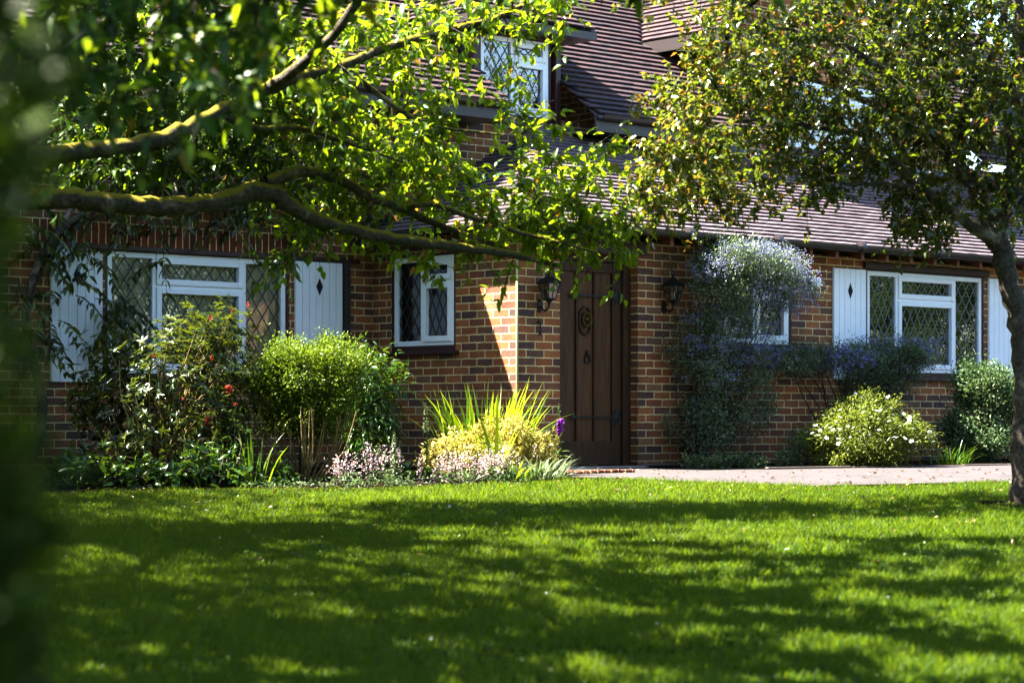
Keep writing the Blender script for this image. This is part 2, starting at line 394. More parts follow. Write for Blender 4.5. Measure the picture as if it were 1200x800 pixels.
    if behind == 'blind':
        bl = MB(); z = z0+.03
        while z < z1-.03: lbox(bl, P, a0+.03, a1-.03, -.115, -.095, z, z+.005); z += .042
        bl.build('blind', M['blind'], w)
    elif behind == 'curtain':
        vs, fs = [], []; n = 140
        for i in range(n+1):
            a = a0+(a1-a0)*i/n; nn = -.085+.012*math.sin(i*.9)+.006*math.sin(i*2.3)
            vs += [P(a, nn, z0), P(a, nn, z1)]
        for i in range(n): fs.append((2*i, 2*i+2, 2*i+3, 2*i+1))
        m2 = MB(); m2.add(vs, fs); m2.build('curtain', M['curtain'], w, smooth=True)
    return w
window('v', 0, W_R, 3, 'blind', label='leaded white window with horizontal blinds behind'); window('v', 0, W_S, 2, 'blind', label='small leaded window half covered by the flowering climber')
window('v', D, W_L, 3, 'curtain', label='wide leaded window behind the shrubs'); window('u', 0, W_M, 2, 'none', label='narrow leaded window in the shaded side of the porch')
window('v', D-.02, (D1[0]+.1, D1[1]-.1, D1[2], D1[3]-.02), 2, 'none', False, label='leaded dormer window under the roof')
window('v', D, W_G, 3, 'none', label='upper window in the gable behind the tree')
MB().box((W_R[0]-.05, -.04, W_R[3]-.002), (W_R[1]+.05, .0-.003, W_R[3]+.06)).build('lintel_board', M['stain'], house, .004)

def shutter(plane, c, a0, a1, z0, z1):
    P = T(plane, c); mb = MB(); n = max(4, round((a1-a0)/.085)); w = (a1-a0)/n
    for k in range(n): lbox(mb, P, a0+k*w+.0025, a0+(k+1)*w-.0025, .004, .03, z0, z1)
    lbox(mb, P, a0, a1, .002, .02, z0+.004, z1-.004)
    s = mb.build('shutter', M['shutter'], house, .003)
    cx = (a0+a1)/2; cz = z0+(z1-z0)*.8
    d = MB(); d.add([P(cx, .0325, cz-.085), P(cx+.04, .0325, cz), P(cx, .0325, cz+.085), P(cx-.04, .0325, cz)], [(0,1,2,3)])
    d.add([P(cx, .0335, cz-.045), P(cx+.02, .0335, cz), P(cx, .0335, cz+.045), P(cx-.02, .0335, cz)], [(0,1,2,3)])
    d.build('diamond_cutout', M['dark'], s)
shutter('v', 0, 4.47, 5.0, .9, 2.07); shutter('v', 0, 7.18, 7.73, .9, 2.07)
shutter('v', D, -3.65, -3.12, .81, 2.0); shutter('v', D, -.97, -.4, .81, 2.0)
MB().box((-.385, D-.05, -.0), (-.315, D-.002, 2.04)).build('corner_post', M['gutter'], house, .004)

# ---- the front door
P = T('v', 0)
fm = MB(); n0, n1 = -.2, -.1
for b in ((DO[0], DO[0]+.055, 0, DO[3]), (DO[1]-.1, DO[1], 0, DO[3]), (DO[0]+.055, DO[1]-.1, DO[3]-.07, DO[3])): lbox(fm, P, b[0], b[1], n0, n1, b[2], b[3])
lbox(fm, P, DO[0]+.055, DO[1]-.1, -.2, -.1, 0.0, .035)
door = fm.build('front_door', M['door'], house, .004)
dl = DO[0]+.06; dr = DO[1]-.105; dz0, dz1 = .04, DO[3]-.075; dw = dr-dl
pl = MB()
st = .115
lbox(pl, P, dl, dl+st*.55, -.18, -.13, dz0, dz1); lbox(pl, P, dr-st, dr, -.18, -.13, dz0, dz1)            # stiles and rails
lbox(pl, P, dl+st*.55, dr-st, -.18, -.132, dz0, dz0+.23); lbox(pl, P, dl+st*.55, dr-st, -.18, -.132, dz1-.1, dz1)
mun = [dl+st*.55+(dw-st*1.55)*k/3 for k in range(4)]
for k in (1, 2): lbox(pl, P, mun[k]-.014, mun[k]+.014, -.18, -.134, dz0+.23, dz1-.1)
pl.build('door_leaf', M['door'], door, .005)
pp = MB()
for k in range(3): lbox(pp, P, mun[k]+(.014 if k else 0), mun[k+1]-(.014 if k < 2 else 0), -.175, -.155, dz0+.23, dz1-.1)
pp.build('door_panel', M['doorlight'], door)
def strap(z):
    h = MB(); pts = []
    lbox(h, P, mun[1]-.05, dr-.02, -.13, -.122, z-.009, z+.009)
    for (a, zz, r) in ((dr-.06, z, .05), (dr-.1, z+.06, .022), (dr-.1, z-.06, .022), (dr-.02, z+.055, .02), (dr-.02, z-.055, .02), (mun[1]-.06, z, .03)):
        h.add([P(a+r*math.cos(t), -.1215, zz+r*math.sin(t)) for t in np.linspace(0, 2*math.pi, 12, endpoint=False)]+[P(a, -.117, zz)], [(i, (i+1) % 12, 12) for i in range(12)])
    h.build('hinge', M['black'], door)
strap(1.66); strap(.5)
def ring(mb, a, z, r, t, n0=-.13, sx=1.0, seg=28):
    pts = [P(a+sx*r*math.cos(x), n0, z+r*math.sin(x)) for x in np.linspace(0, 2*math.pi, seg)]
    mb.tube(pts, t, 8, False)
ca = (mun[1]+mun[2])/2
k = MB(); ring(k, ca, 1.42, .13, .012, -.145, .62); k.build('oval_moulding', M['door'], door, smooth=True)
k = MB(); ring(k, ca, 1.43, .062, .014, -.125, .85); k.lathe([(0, .0), (.03, .01), (.03, .03), (0, .04)], P(ca, -.13, 1.415), 12)
for t in np.linspace(0, 2*math.pi, 18, endpoint=False): k.lathe([(0, -.012), (.012, 0), (0, .012)], P(ca+.055*math.cos(t), -.112, 1.43+.065*math.sin(t)), 7)
k.build('wreath_knocker', M['brass'], door, smooth=True)
k = MB(); ring(k, ca+.03, 1.05, .035, .007, -.145); k.lathe([(0, -.03), (.022, -.02), (.022, .02), (0, .03)], P(ca+.03, -.15, 1.11), 10); k.build('ring_handle', M['black'], door, smooth=True)
k = MB(); lbox(k, P, dl+.012, dl+.028, -.13, -.12, 1.2, 1.26); k.build('brass_latch', M['brass'], door)
k = MB(); lbox(k, P, dl+.02, dl+.05, -.13, -.124, 1.06, 1.1); lbox(k, P, dl+.028, dl+.042, -.124, -.12, 1.068, 1.092); k.build('keyhole_plate', M['black'], door)
MB().box((DO[0]-.02, -.14, -.02), (DO[1]+.02, .1, .03)).build('door_step', M['stone'], house, .01)
MB().box((DO[0]+.055, .2, 0), (DO[1]-.055, .25, DO[3])).build('door_backing', M['dark'], house)
MB().box((DO[0]-.15, -.03, DO[3]+.002), (DO[1]+.1, .0-.004, 2.2)).build('door_lintel', M['stain'], house, .005)

# ---- roofs: every clay tile is a slab of its own inside the roof's mesh
def tiled(name, O, e, s, nrm, t1, span, gauge, mat, skip=None, tw=.165, parent=None, sag=.006):
    O, e, s, nrm = (np.array(x, float) for x in (O, e, s, nrm)); V = []; A = []
    n = int(t1/gauge); th = .02
    for k in range(n):
        t = k*gauge; a, b = span(t+gauge*.5)
        if b-a < .05: continue
        x = a-(tw*.5 if k % 2 else 0)
        wav = sag*math.sin(k*.37)
        while x < b:
            x0, x1 = max(x, a)+.0004, min(x+tw, b)-.0004; x += tw
            if x1-x0 < .02: continue
            if skip and skip((x0+x1)/2, t+gauge*.5): continue
            j = R.normal(0, .0016, 4); j[0] *= .6; j[3] *= .5; lift = .024+abs(j[0])
            ln = gauge*1.3; f0 = t+j[1]-wav*.3; sk = j[2]*.6
            lo = O+e*x0+s*(f0-sk); ro = O+e*x1+s*(f0+sk); lt = O+e*x0+s*(f0+ln); rt = O+e*x1+s*(f0+ln)
            h0 = nrm*(lift+j[3]*.5+.012); h1 = nrm*.006
            V.append([lo+h0, ro+h0, rt+h1, lt+h1, lo+h0-nrm*th, ro+h0-nrm*th, rt+h1-nrm*th, lt+h1-nrm*th]); A.append(R.random())
    V = np.array(V); m = len(V)
    Fb = np.array([(0,1,2,3), (4,5,1,0), (5,6,2,1), (7,4,0,3)])
    Fc = (np.arange(m)[:, None, None]*8+Fb[None]).reshape(-1, 4)
    o = mesh_np(name, V.reshape(-1, 3), Fc, mat, parent or house, {'rnd': np.repeat(A, 8)}); o.data.shade_flat(); return o
c38, s38 = math.cos(math.radians(38)), math.sin(math.radians(38))
EV, EZ2 = D-.58, 3.66
VAL0 = EV+(ZE-EZ2)/tan38; UE = GU0-.48                                  # valley start on the gable's left eave
dj = (D1[3]+.12-EZ2)/tan38                                              # run from eave to the dormer's eave line on the main roof
tmax = 6.3
def main_l(t): return (-9.3, 13.3)
def sk_main(u, t):
    v = EV+t*c38
    if D1[0]-.02 < u < D1[1]+.02 and v < EV+dj: return True
    z = EZ2+t*s38
    if z > ZE-.05:                                                      # inside the gable roof
        k_ = min(u-UE, (GU1+.48)-u)*tan38+ZE
        return k_ > z and u > UE and u < GU1+.48
    return GU0-.02 < u < GU1+.02 or (UE < u < GU1+.48 and z > ZE-.05)
mr = tiled('main_roof', (0, EV, EZ2), (1,0,0), (0, c38, s38), (0, -s38, c38), tmax, main_l, .108, M['tile'], sk_main)
dk = MB()
def deck(u0, u1, ta, tb): dk.quad((u0, EV+ta*c38, EZ2+ta*s38-.012), (u1, EV+ta*c38, EZ2+ta*s38-.012), (u1, EV+tb*c38, EZ2+tb*s38-.012), (u0, EV+tb*c38, EZ2+tb*s38-.012))
deck(-9.3, D1[0], 0, tmax); deck(D1[0], D1[1], dj/c38, tmax); deck(D1[1], GU0, 0, tmax); deck(GU0, GU1, 3.0, tmax); deck(GU1, 13.3, 0, tmax)
ytop, ztop = EV+tmax*c38, EZ2+tmax*s38
dk.quad((-9.3, ytop, ztop-.012), (13.3, ytop, ztop-.012), (13.3, 9.4, 3.7), (-9.3, 9.4, 3.7)); dk.build('roof_deck', M['tile'], mr)
for (a, b) in ((-9.3, D1[0]-.02), (D1[1]+.02, UE)):
    MB().box((a, EV+.005, EZ2-.17), (b, EV+.03, EZ2+.0)).box((a, EV+.03, EZ2-.165), (b, D-.003, EZ2-.145)).build('fascia_board', M['gutter'], house)
# gable wing roof, left and right slopes
gl = GU1+.48-UE; half = gl/2
def vspan(t): return (D-.35, VAL0+t*c38)
tiled('gable_roof', (UE, 0, ZE), (0,1,0), (c38, 0, s38), (-s38, 0, c38), half/c38, vspan, .108, M['tile'])
tiled('gable_roof', (GU1+.48, 0, ZE), (0,1,0), (-c38, 0, s38), (s38, 0, c38), half/c38, vspan, .108, M['tile'])
g = MB(); zr = ZE+half*tan38; vr = VAL0+half
g.add([(UE, D-.35, ZE-.012), (UE+half, D-.35, zr-.012), (UE+half, vr, zr-.012), (UE, VAL0, ZE-.012)], [(0,1,2,3)])
g.add([(GU1+.48, D-.35, ZE-.012), (UE+half, D-.35, zr-.012), (UE+half, vr, zr-.012), (GU1+.48, VAL0, ZE-.012)], [(0,1,2,3)])
g.box((UE-.01, D-.35, ZE-.14), (UE+.02, VAL0+.1, ZE-.0)); g.box((UE+.02, D-.3, ZE-.13), (GU0-.003, VAL0+.3, ZE-.11)); g.build('gable_roof_deck', M['gutter'], house)
# dormer: cheeks, head board and hipped tiled roof
dm = MB()
for x in (D1[0], D1[1]-.07): dm.box((x, D-.06, D1[2]-.05), (x+.07, D+.06, D1[3]+.08))
dm.box((D1[0]+.07, D-.06, D1[3]-.03), (D1[1]-.07, D+.06, D1[3]+.08)); dm.box((D1[0]+.07, D-.06, D1[2]-.05), (D1[1]-.07, D+.06, D1[2]+.0))
dormer = dm.build('dormer', M['stain'], house, .004)
ck = MB()
for x in (D1[0]+.01, D1[1]-.02): ck.add([(x, D+.05, 3.4), (x, D+2.0, 3.4), (x, D+2.0, D1[3]+.1), (x, D+.05, D1[3]+.1), (x+.01, D+.05, 3.4), (x+.01, D+2.0, 3.4), (x+.01, D+2.0, D1[3]+.1), (x+.01, D+.05, D1[3]+.1)], [(0,1,2,3),(7,6,5,4),(0,3,7,4),(3,2,6,7)])
ck.build('dormer_cheek', M['tile'], dormer)
oz = D1[3]+.1; ov = .3; hw_ = (D1[1]-D1[0])/2+ov; mid = (D1[0]+D1[1])/2; vf = D-.3
tiled('dormer_roof', (mid, vf, oz), (1,0,0), (0, c38, s38), (0, -s38, c38), hw_/c38, lambda t: (-hw_+t*c38, hw_-t*c38), .108, M['tile'], parent=dormer)
vb = EV+(oz-EZ2)/tan38
for sg in (-1, 1):
    tiled('dormer_roof', (mid+sg*hw_, 0, oz), (0,1,0), (-sg*c38, 0, s38), (sg*s38, 0, c38), hw_/c38, lambda t: (vf+t*c38, vb+t*c38), .108, M['tile'], parent=dormer)
dd = MB(); e_ = .012; ap = (mid, vf+hw_, oz+hw_*tan38-e_); bk = (mid, vb+hw_, oz+hw_*tan38-e_)
dd.add([(mid-hw_, vf, oz-e_), (mid+hw_, vf, oz-e_), ap], [(0,1,2)])
dd.add([(mid+hw_, vf, oz-e_), (mid+hw_, vb, oz-e_), bk, ap], [(0,1,2,3)]); dd.add([(mid-hw_, vf, oz-e_), (mid-hw_, vb, oz-e_), bk, ap], [(3,2,1,0)])
dd.box((mid-hw_, vf, oz-.1), (mid+hw_, D-.062, oz-.02)); dd.box((D1[1]+.005, D-.06, oz-.1), (mid+hw_, vb+.05, oz-.02)); dd.box((mid-hw_, D-.06, oz-.1), (D1[0]-.005, vb+.05, oz-.02)); dd.build('dormer_soffit', M['gutter'], dormer)
# lean-to roof over the porch with a hipped left end
LV, LU, LZ = -.3, -.22, 2.27
pit = math.atan2(3.53-LZ, D-LV); cp, sp = math.cos(pit), math.sin(pit); tl = (D-LV)/cp
tiled('porch_roof', (0, LV, LZ), (1,0,0), (0, cp, sp), (0, -sp, cp), tl, lambda t: (LU+t*cp*1.0, 13.3), .105, M['tile2'])
tiled('porch_roof', (LU, 0, LZ), (0,1,0), (cp, 0, sp), (-sp, 0, cp), tl, lambda t: (LV+t*cp, D), .105, M['tile2'])
run = D-LV; zt = 3.53
ld = MB(); e_ = .014
ld.add([(LU, LV, LZ-e_), (13.3, LV, LZ-e_), (13.3, D, zt-e_), (LU+run, D, zt-e_)], [(0,1,2,3)]); ld.add([(LU, LV, LZ-e_), (LU+run, D, zt-e_), (LU, D, LZ-e_)], [(0,1,2)])
ld.build('porch_roof_deck', M['rafter'], house)
hpt = MB()                                                               # bonnet tiles down the hip
A0 = np.array([LU, LV, LZ+.03]); A1 = np.array([LU+run, D, zt+.03]); nb = 26
for k in range(nb):
    p0 = A0+(A1-A0)*(k/nb); p1 = A0+(A1-A0)*((k+1.45)/nb)
    if p1[1] > D-.01: p1 = A1.copy()
    dr_ = norm(p1-p0); sd = norm(np.cross(dr_, [0,0,1])); upv = np.cross(sd, dr_)
    ring0 = [p0+sd*.095*math.cos(a)+upv*(.075*math.sin(a)+.012) for a in np.linspace(0, math.pi, 9)]; ring1 = [p1+sd*.07*math.cos(a)+upv*(.055*math.sin(a)) for a in np.linspace(0, math.pi, 9)]
    hpt.add(ring0+ring1+[p0], [(i, i+1, 10+i, 9+i) for i in range(8)]+[(i+1, i, 18) for i in range(8)])
hpt.build('hip_tiles', M['tile2'], house)
fl = MB(); fl.box((LU+run-.6, D-.02, zt-.02), (13, D-.004, zt+.05)); fl.add([(LU+run-.1, D-.02, zt+.035), (13, D-.02, zt+.035), (13, D-.17, zt-.05), (LU+run-.1, D-.17, zt-.05)], [(3,2,1,0)])
fl.build('lead_flashing', M['lead'], house)
ra = MB()
u = 1.75
while u < 12.9:
    z_ = LZ-.02+(0-LV)*math.tan(pit)
    ra.hexa([(u, LV+.03, LZ-.125), (u+.05, LV+.03, LZ-.125), (u+.05, .07, z_-.11), (u, .07, z_-.11), (u, LV+.03, LZ-.022), (u+.05, LV+.03, LZ-.022), (u+.05, .07, z_+.01), (u, .07, z_+.01)]); u += .41
ra.build('rafter_ends', M['rafter'], house)
MB().box((0.05, .07, 2.1), (13, .09, 2.45)).build('rafter_shade_board', M['dark'], house)  # dark board added so the gaps between rafter ends read as shade
gt = MB()
def gutter(p0, p1, r=.055):
    p0, p1 = np.array(p0, float), np.array(p1, float); d = norm(p1-p0); sd = np.cross(d, [0,0,1]); vs = []
    for q in (p0, p1):
        for rr in (r, r-.006):
            for a in np.linspace(math.pi, 2*math.pi, 9): vs.append(q+sd*rr*math.cos(a)+np.array([0,0,1])*rr*math.sin(a))
    fs = [(i, i+1, 18+i+1, 18+i) for i in range(8)]+[(9+i, 27+i, 28+i, 10+i) for i in range(8)]+[(0, 18, 27, 9), (8, 17, 35, 26)]
    gt.add(vs, fs)
gutter((LU-.06, LV-.04, LZ+.01), (13.2, LV-.04, LZ+.0)); gutter((LU-.05, D, LZ+.01), (LU-.05, LV-.05, LZ+.01)); gutter((-9.3, EV-.05, EZ2+.0), (D1[0]-.04, EV-.05, EZ2)); gutter((D1[1]+.04, EV-.05, EZ2), (UE, EV-.05, EZ2))
for x in np.arange(.6, 13, 1.3): gt.tube([(x, LV-.04, LZ-.003), (x+.07, LV-.04, LZ-.003)], .06, 14)
gt.build('gutter', M['gutter'], house)
MB().tube([(-.012, -.014, .02), (-.012, -.014, 1.2), (-.013, -.014, 2.2)], .011, 8).build('corner_cable', M['cable'], house, smooth=True)
MB().tube([(GU1-.1, D-.06, zt), (GU1-.1, D-.06, ZE)], .04, 10).build('downpipe', M['gutter'], house, smooth=True)

# ------------------------------------------------------------------ wall lamps and small fittings
def lantern(u, v, z, label, sc=1.0):
    p = hp(u, v, z); t = empty('wall_lantern', p, TH)
    tag(t, label, 'wall lantern', 'wall lanterns beside the front door'); t.scale = (.78,)*3
    oy = -.17
    c = MB(); c.add([(a*w, oy+b*w, zz) for (w, zz) in ((.112, .2), (.1, .215), (.03, .28), (.012, .3)) for a, b in ((-1,-1),(1,-1),(1,1),(-1,1))],
        [(4*i+j, 4*i+(j+1) % 4, 4*i+4+(j+1) % 4, 4*i+4+j) for i in range(3) for j in range(4)]+[(3,2,1,0)])
    c.lathe([(0, .29), (.018, .3), (.02, .32), (.008, .345), (0, .36)], (0, oy, 0), 10); c.build('lantern_cap', M['black'], t)
    k = MB(); top, bot, z1, z0 = .092, .055, .2, .02
    cor = [((a*bot, oy+b*bot, z0), (a*top, oy+b*top, z1)) for a, b in ((-1,-1),(1,-1),(1,1),(-1,1))]
    for a, b in cor: k.tube([a, b], .006, 6)
    for i in range(4):
        (a0, b0), (a1, b1) = cor[i], cor[(i+1) % 4]
        k.tube([a0, a1], .007, 6); k.tube([b0, b1], .007, 6)
        ma = [(x+y)/2 for x, y in zip(a0, a1)]; mb_ = [(x+y)/2 for x, y in zip(b0, b1)]; k.tube([ma, mb_], .0035, 5)
        h0 = [x+(y-x)*.55 for x, y in zip(a0, b0)]; h1 = [x+(y-x)*.55 for x, y in zip(a1, b1)]; k.tube([h0, h1], .0035, 5)
    k.lathe([(0, -.06), (.014, -.05), (.02, -.03), (.05, 0), (.075, .012), (.075, .022), (0, .022)], (0, oy, 0), 12); k.build('cage', M['black'], t)
    g = MB(); s_ = .96
    vs = [(a*bot*s_, oy+b*bot*s_, z0) for a, b in ((-1,-1),(1,-1),(1,1),(-1,1))]+[(a*top*s_, oy+b*top*s_, z1) for a, b in ((-1,-1),(1,-1),(1,1),(-1,1))]
    g.add(vs, [(0,1,5,4),(1,2,6,5),(2,3,7,6),(3,0,4,7)]); g.build('glass', M['lampglass'], t)
    b = MB(); b.tube([(0, oy, -.03), (0, oy+.01, -.09), (0, oy+.07, -.125), (0, -.05, -.1), (0, -.012, -.06)], [.011, .012, .013, .012, .011], 8)
    b.lathe([(0, -.01), (.04, -.006), (.05, 0)], (0, 0, 0), 4)
    pts = [(.042*math.cos(a), 0, -.06+.085*math.sin(a)) for a in np.linspace(0, 2*math.pi, 20, endpoint=False)]
    b.add([(x, -.003, y) for x, _, y in pts]+[(x*.85, -.02, -.06+(y+.06)*.85) for x, _, y in pts], [(i, (i+1) % 20, 20+(i+1) % 20, 20+i) for i in range(20)]+[tuple(range(20, 40))])
    b.build('bracket', M['black'], t)
    bb = MB(); bb.lathe([(0, .03), (.016, .04), (.018, .075), (.026, .1), (.02, .13), (0, .14)], (0, oy, 0), 10); bb.build('bulb', M['white'], t, smooth=True)
lantern(1.93, 0, 1.62, 'black wall lantern right of the oak door, next to the flowering climber')
lantern(.28, 0, 1.58, 'black wall lantern left of the oak door, partly under the leafy branch')
p = hp(4.12, 0, 1.9); t = tag(empty('security_light', p, TH), 'small white round security light on the brick wall beside the shutter', 'security light')
k = MB(); k.tube([(0, -.005, 0), (0, -.045, 0)], .032, 14); k.tube([(-.03, -.01, .03), (-.03, -.008, .22)], .004, 6); k.build('mount', M['black'], t)
k = MB(); k.lathe([(0, -.055), (.035, -.05), (.05, -.025), (.052, 0), (.045, .03), (0, .045)], (.012, -.075, -.005), 16); k.build('dome', M['white'], t, smooth=True)
p = hp(.27, 0, 1.31); t = tag(empty('bell_pull', p, TH), 'small dark iron bell pull on the brick below the left lantern', 'bell pull')
k = MB(); k.tube([(0, -.004, .07), (0, -.02, .07)], .016, 10); k.tube([(0, -.018, .07), (.004, -.024, .0), (0, -.02, -.05)], [.006, .006, .014], 8); k.build('pull_rod', M['black'], t)

# ------------------------------------------------------------------ ground, path, beds
def ground_mat():
    m, nt, out = new_mat('lawn_soil_green'); co = objco(nt)
    n1 = noise(nt, co, 90, 6, .7); n2 = noise(nt, co, .9, 4)
    c = ramp(nt, n1, [(.25, (.018,.032,.008)), (.55, (.04,.075,.012)), (.8, (.07,.085,.02))])
    c = mixc(nt, .5, c, ramp(nt, n2, [(.3, (.7,.8,.6)), (.7, (1.3,1.2,1))]), 'MULTIPLY')
    b = nd(nt, 'ShaderNodeBump', {'Height': n1, 'Strength': 1.0, 'Distance': .03})
    p = nd(nt, 'ShaderNodeBsdfPrincipled', {'Base Color': c, 'Roughness': 1.0, 'Normal': b.outputs[0], 'Specular IOR Level': 0.0}); nt.links.new(p.outputs[0], out.inputs[0]); return m
xs = np.concatenate([[-400, -150, -60, -25], np.linspace(-12, 12, 33), [25, 60, 150, 400]]); ys = np.concatenate([[-200, -60, -20, -5], np.linspace(0, 26, 105), [40, 80, 200, 500]])
X, Yg = np.meshgrid(xs, ys); Z = gz(np.maximum(Yg, -1.0))
bump_ = .012*np.sin(X*1.3+.5)*np.cos(Yg*.9)
Z = Z+np.where(Yg > 0, bump_*np.clip((16.5-Yg)/3, 0, 1), 0)
nx = len(xs); i, j = np.meshgrid(np.arange(len(ys)-1), np.arange(nx-1), indexing='ij'); q = i*nx+j
o = mesh_np('lawn_ground', np.stack([X.ravel(), Yg.ravel(), Z.ravel()], -1), np.stack([q, q+1, q+nx+1, q+nx], -1).reshape(-1, 4), ground_mat(), smooth=True)
tag(o, 'green sloping lawn in front of the cottage', kind='structure')

def sheet(name, poly, dz, mat, res=.25):
    """a polygon in plan laid on the ground, cut into a fine fan of strips"""
    poly = np.array(poly, float); V = []; Fs = []
    ys_ = np.arange(poly[:, 1].min(), poly[:, 1].max()+res, res)
    me = bpy.data.meshes.new(name)
    import bmesh
    bm = bmesh.new(); vs = [bm.verts.new((x, y, 0)) for x, y in poly]; bm.faces.new(vs)
    for y in ys_: bmesh.ops.bisect_plane(bm, geom=bm.verts[:]+bm.edges[:]+bm.faces[:], plane_co=(0, float(y), 0), plane_no=(0, 1, 0))
    bmesh.ops.triangulate(bm, faces=bm.faces[:])
    for v in bm.verts: v.co.z = float(gz(v.co.y))+dz
    bm.normal_update()
    for f in bm.faces:
        if f.normal.z < 0: f.normal_flip()
    bm.to_mesh(me); bm.free()
    return tag(link(name, me, mat), kind='structure')
# lawn edge in plan (left to right): bed edge, then the front of the path
lawn_edge = [(-12, 17.3)]+[tuple(on_ground(*p)) for p in ((50, 583), (150, 580), (300, 577), (420, 577), (500, 574), (580, 570), (640, 566), (668, 562), (740, 564), (850, 569), (950, 572), (1050, 570), (1178, 567))]+[(6.5, 19.0), (14, 21.5)]
EX = np.array([p[0] for p in lawn_edge]); EY = np.array([p[1] for p in lawn_edge])
bed_front = [p for p in lawn_edge if p[0] <= on_ground(668, 562)[0]+.001]
Hc = lambda u, v: tuple(hp(u, v, 0)[:2])
bed = bed_front+[Hc(.45, -.02), Hc(-.02, -.02), Hc(-.02, D-.02), Hc(-9, D-.02)]
sheet('bed_soil', bed, .016, M['soil'])
back = [(at(790, 0, 20.9)[0], 20.9), (at(900, 0, 21.0)[0], 21.0), (at(1000, 0, 21.6)[0], 21.6), (at(1130, 0, 22.5)[0], 22.5), (6.5, 24.0), (13.5, 29)]
pathpoly = [p for p in lawn_edge if p[0] > on_ground(668, 562)[0]-.001]+back[::-1]+[Hc(1.62, -.02), Hc(.46, -.02)]
def gravel_mat():
    m, nt, out = new_mat('pale_path_paving'); co = objco(nt)
    n1 = noise(nt, co, 120, 6, .75); n2 = noise(nt, co, 2.5, 4)
    c = ramp(nt, n1, [(.3, (.035,.029,.028)), (.7, (.115,.097,.094))]); c = mixc(nt, .6, c, ramp(nt, n2, [(.3, (.5,.5,.51)), (.45, (.85,.83,.82)), (.7, (1.15,1.1,1.1))]), 'MULTIPLY')
    b = nd(nt, 'ShaderNodeBump', {'Height': n1, 'Strength': .7, 'Distance': .01})
    p = nd(nt, 'ShaderNodeBsdfPrincipled', {'Base Color': c, 'Roughness': .9, 'Normal': b.outputs[0]}); nt.links.new(p.outputs[0], out.inputs[0]); return m
sheet('garden_path', pathpoly, .022, gravel_mat())
bed2 = back+[Hc(12.8, -.02), Hc(1.64, -.02)]
sheet('bed_soil', bed2, .03, M['soil'])
kb = MB()
bp = np.array(back)
for a, b in zip(bp[:-1], bp[1:]):
    d = norm(b-a); n = np.array([-d[1], d[0]]); L = np.linalg.norm(b-a); k = max(1, int(L/.6))
    for s_ in range(k):
        p0 = a+d*(L*s_/k+.004); p1 = a+d*(L*(s_+1)/k-.004); w = n*.05
        z0, z1 = -.03, .035+R.normal(0, .004)
        kb.hexa([(*p0, z0), (*p1, z0), (*(p1+w), z0), (*(p0+w), z0), (*p0, z1), (*p1, z1), (*(p1+w), z1), (*(p0+w), z1)])
tag(kb.build('path_edging', M['plinth'], None, .006), 'low stone edging between path and flower bed', kind='structure')  # dark stone colour also carries the shadow lying on the edging
eb = empty('edging_brick'); me_ = None
e0, e1 = np.array(on_ground(672, 558)), np.array(on_ground(738, 556))
bpy.data.objects.remove(eb)
for k in range(8):
    f_ = k/8; p = e0+(e1-e0)*f_
    if me_ is None:
        k_ = MB(); k_.box((-.1, -.045, -.03), (.1, .045, .045)); o = k_.build('edging_brick', M['soldier'], None, .01); me_ = o.data
        src = o
    else:
        o = src.copy(); COL.objects.link(o)
    o.location = (p[0], p[1], float(gz(p[1]))); o.rotation_euler = (R.normal(0, .05), R.normal(0, .05), .35+R.normal(0, .12))
    tag(o, 'small worn edging brick in the row between the doorway and the flowers', 'edging brick', 'edging bricks by the doorway')

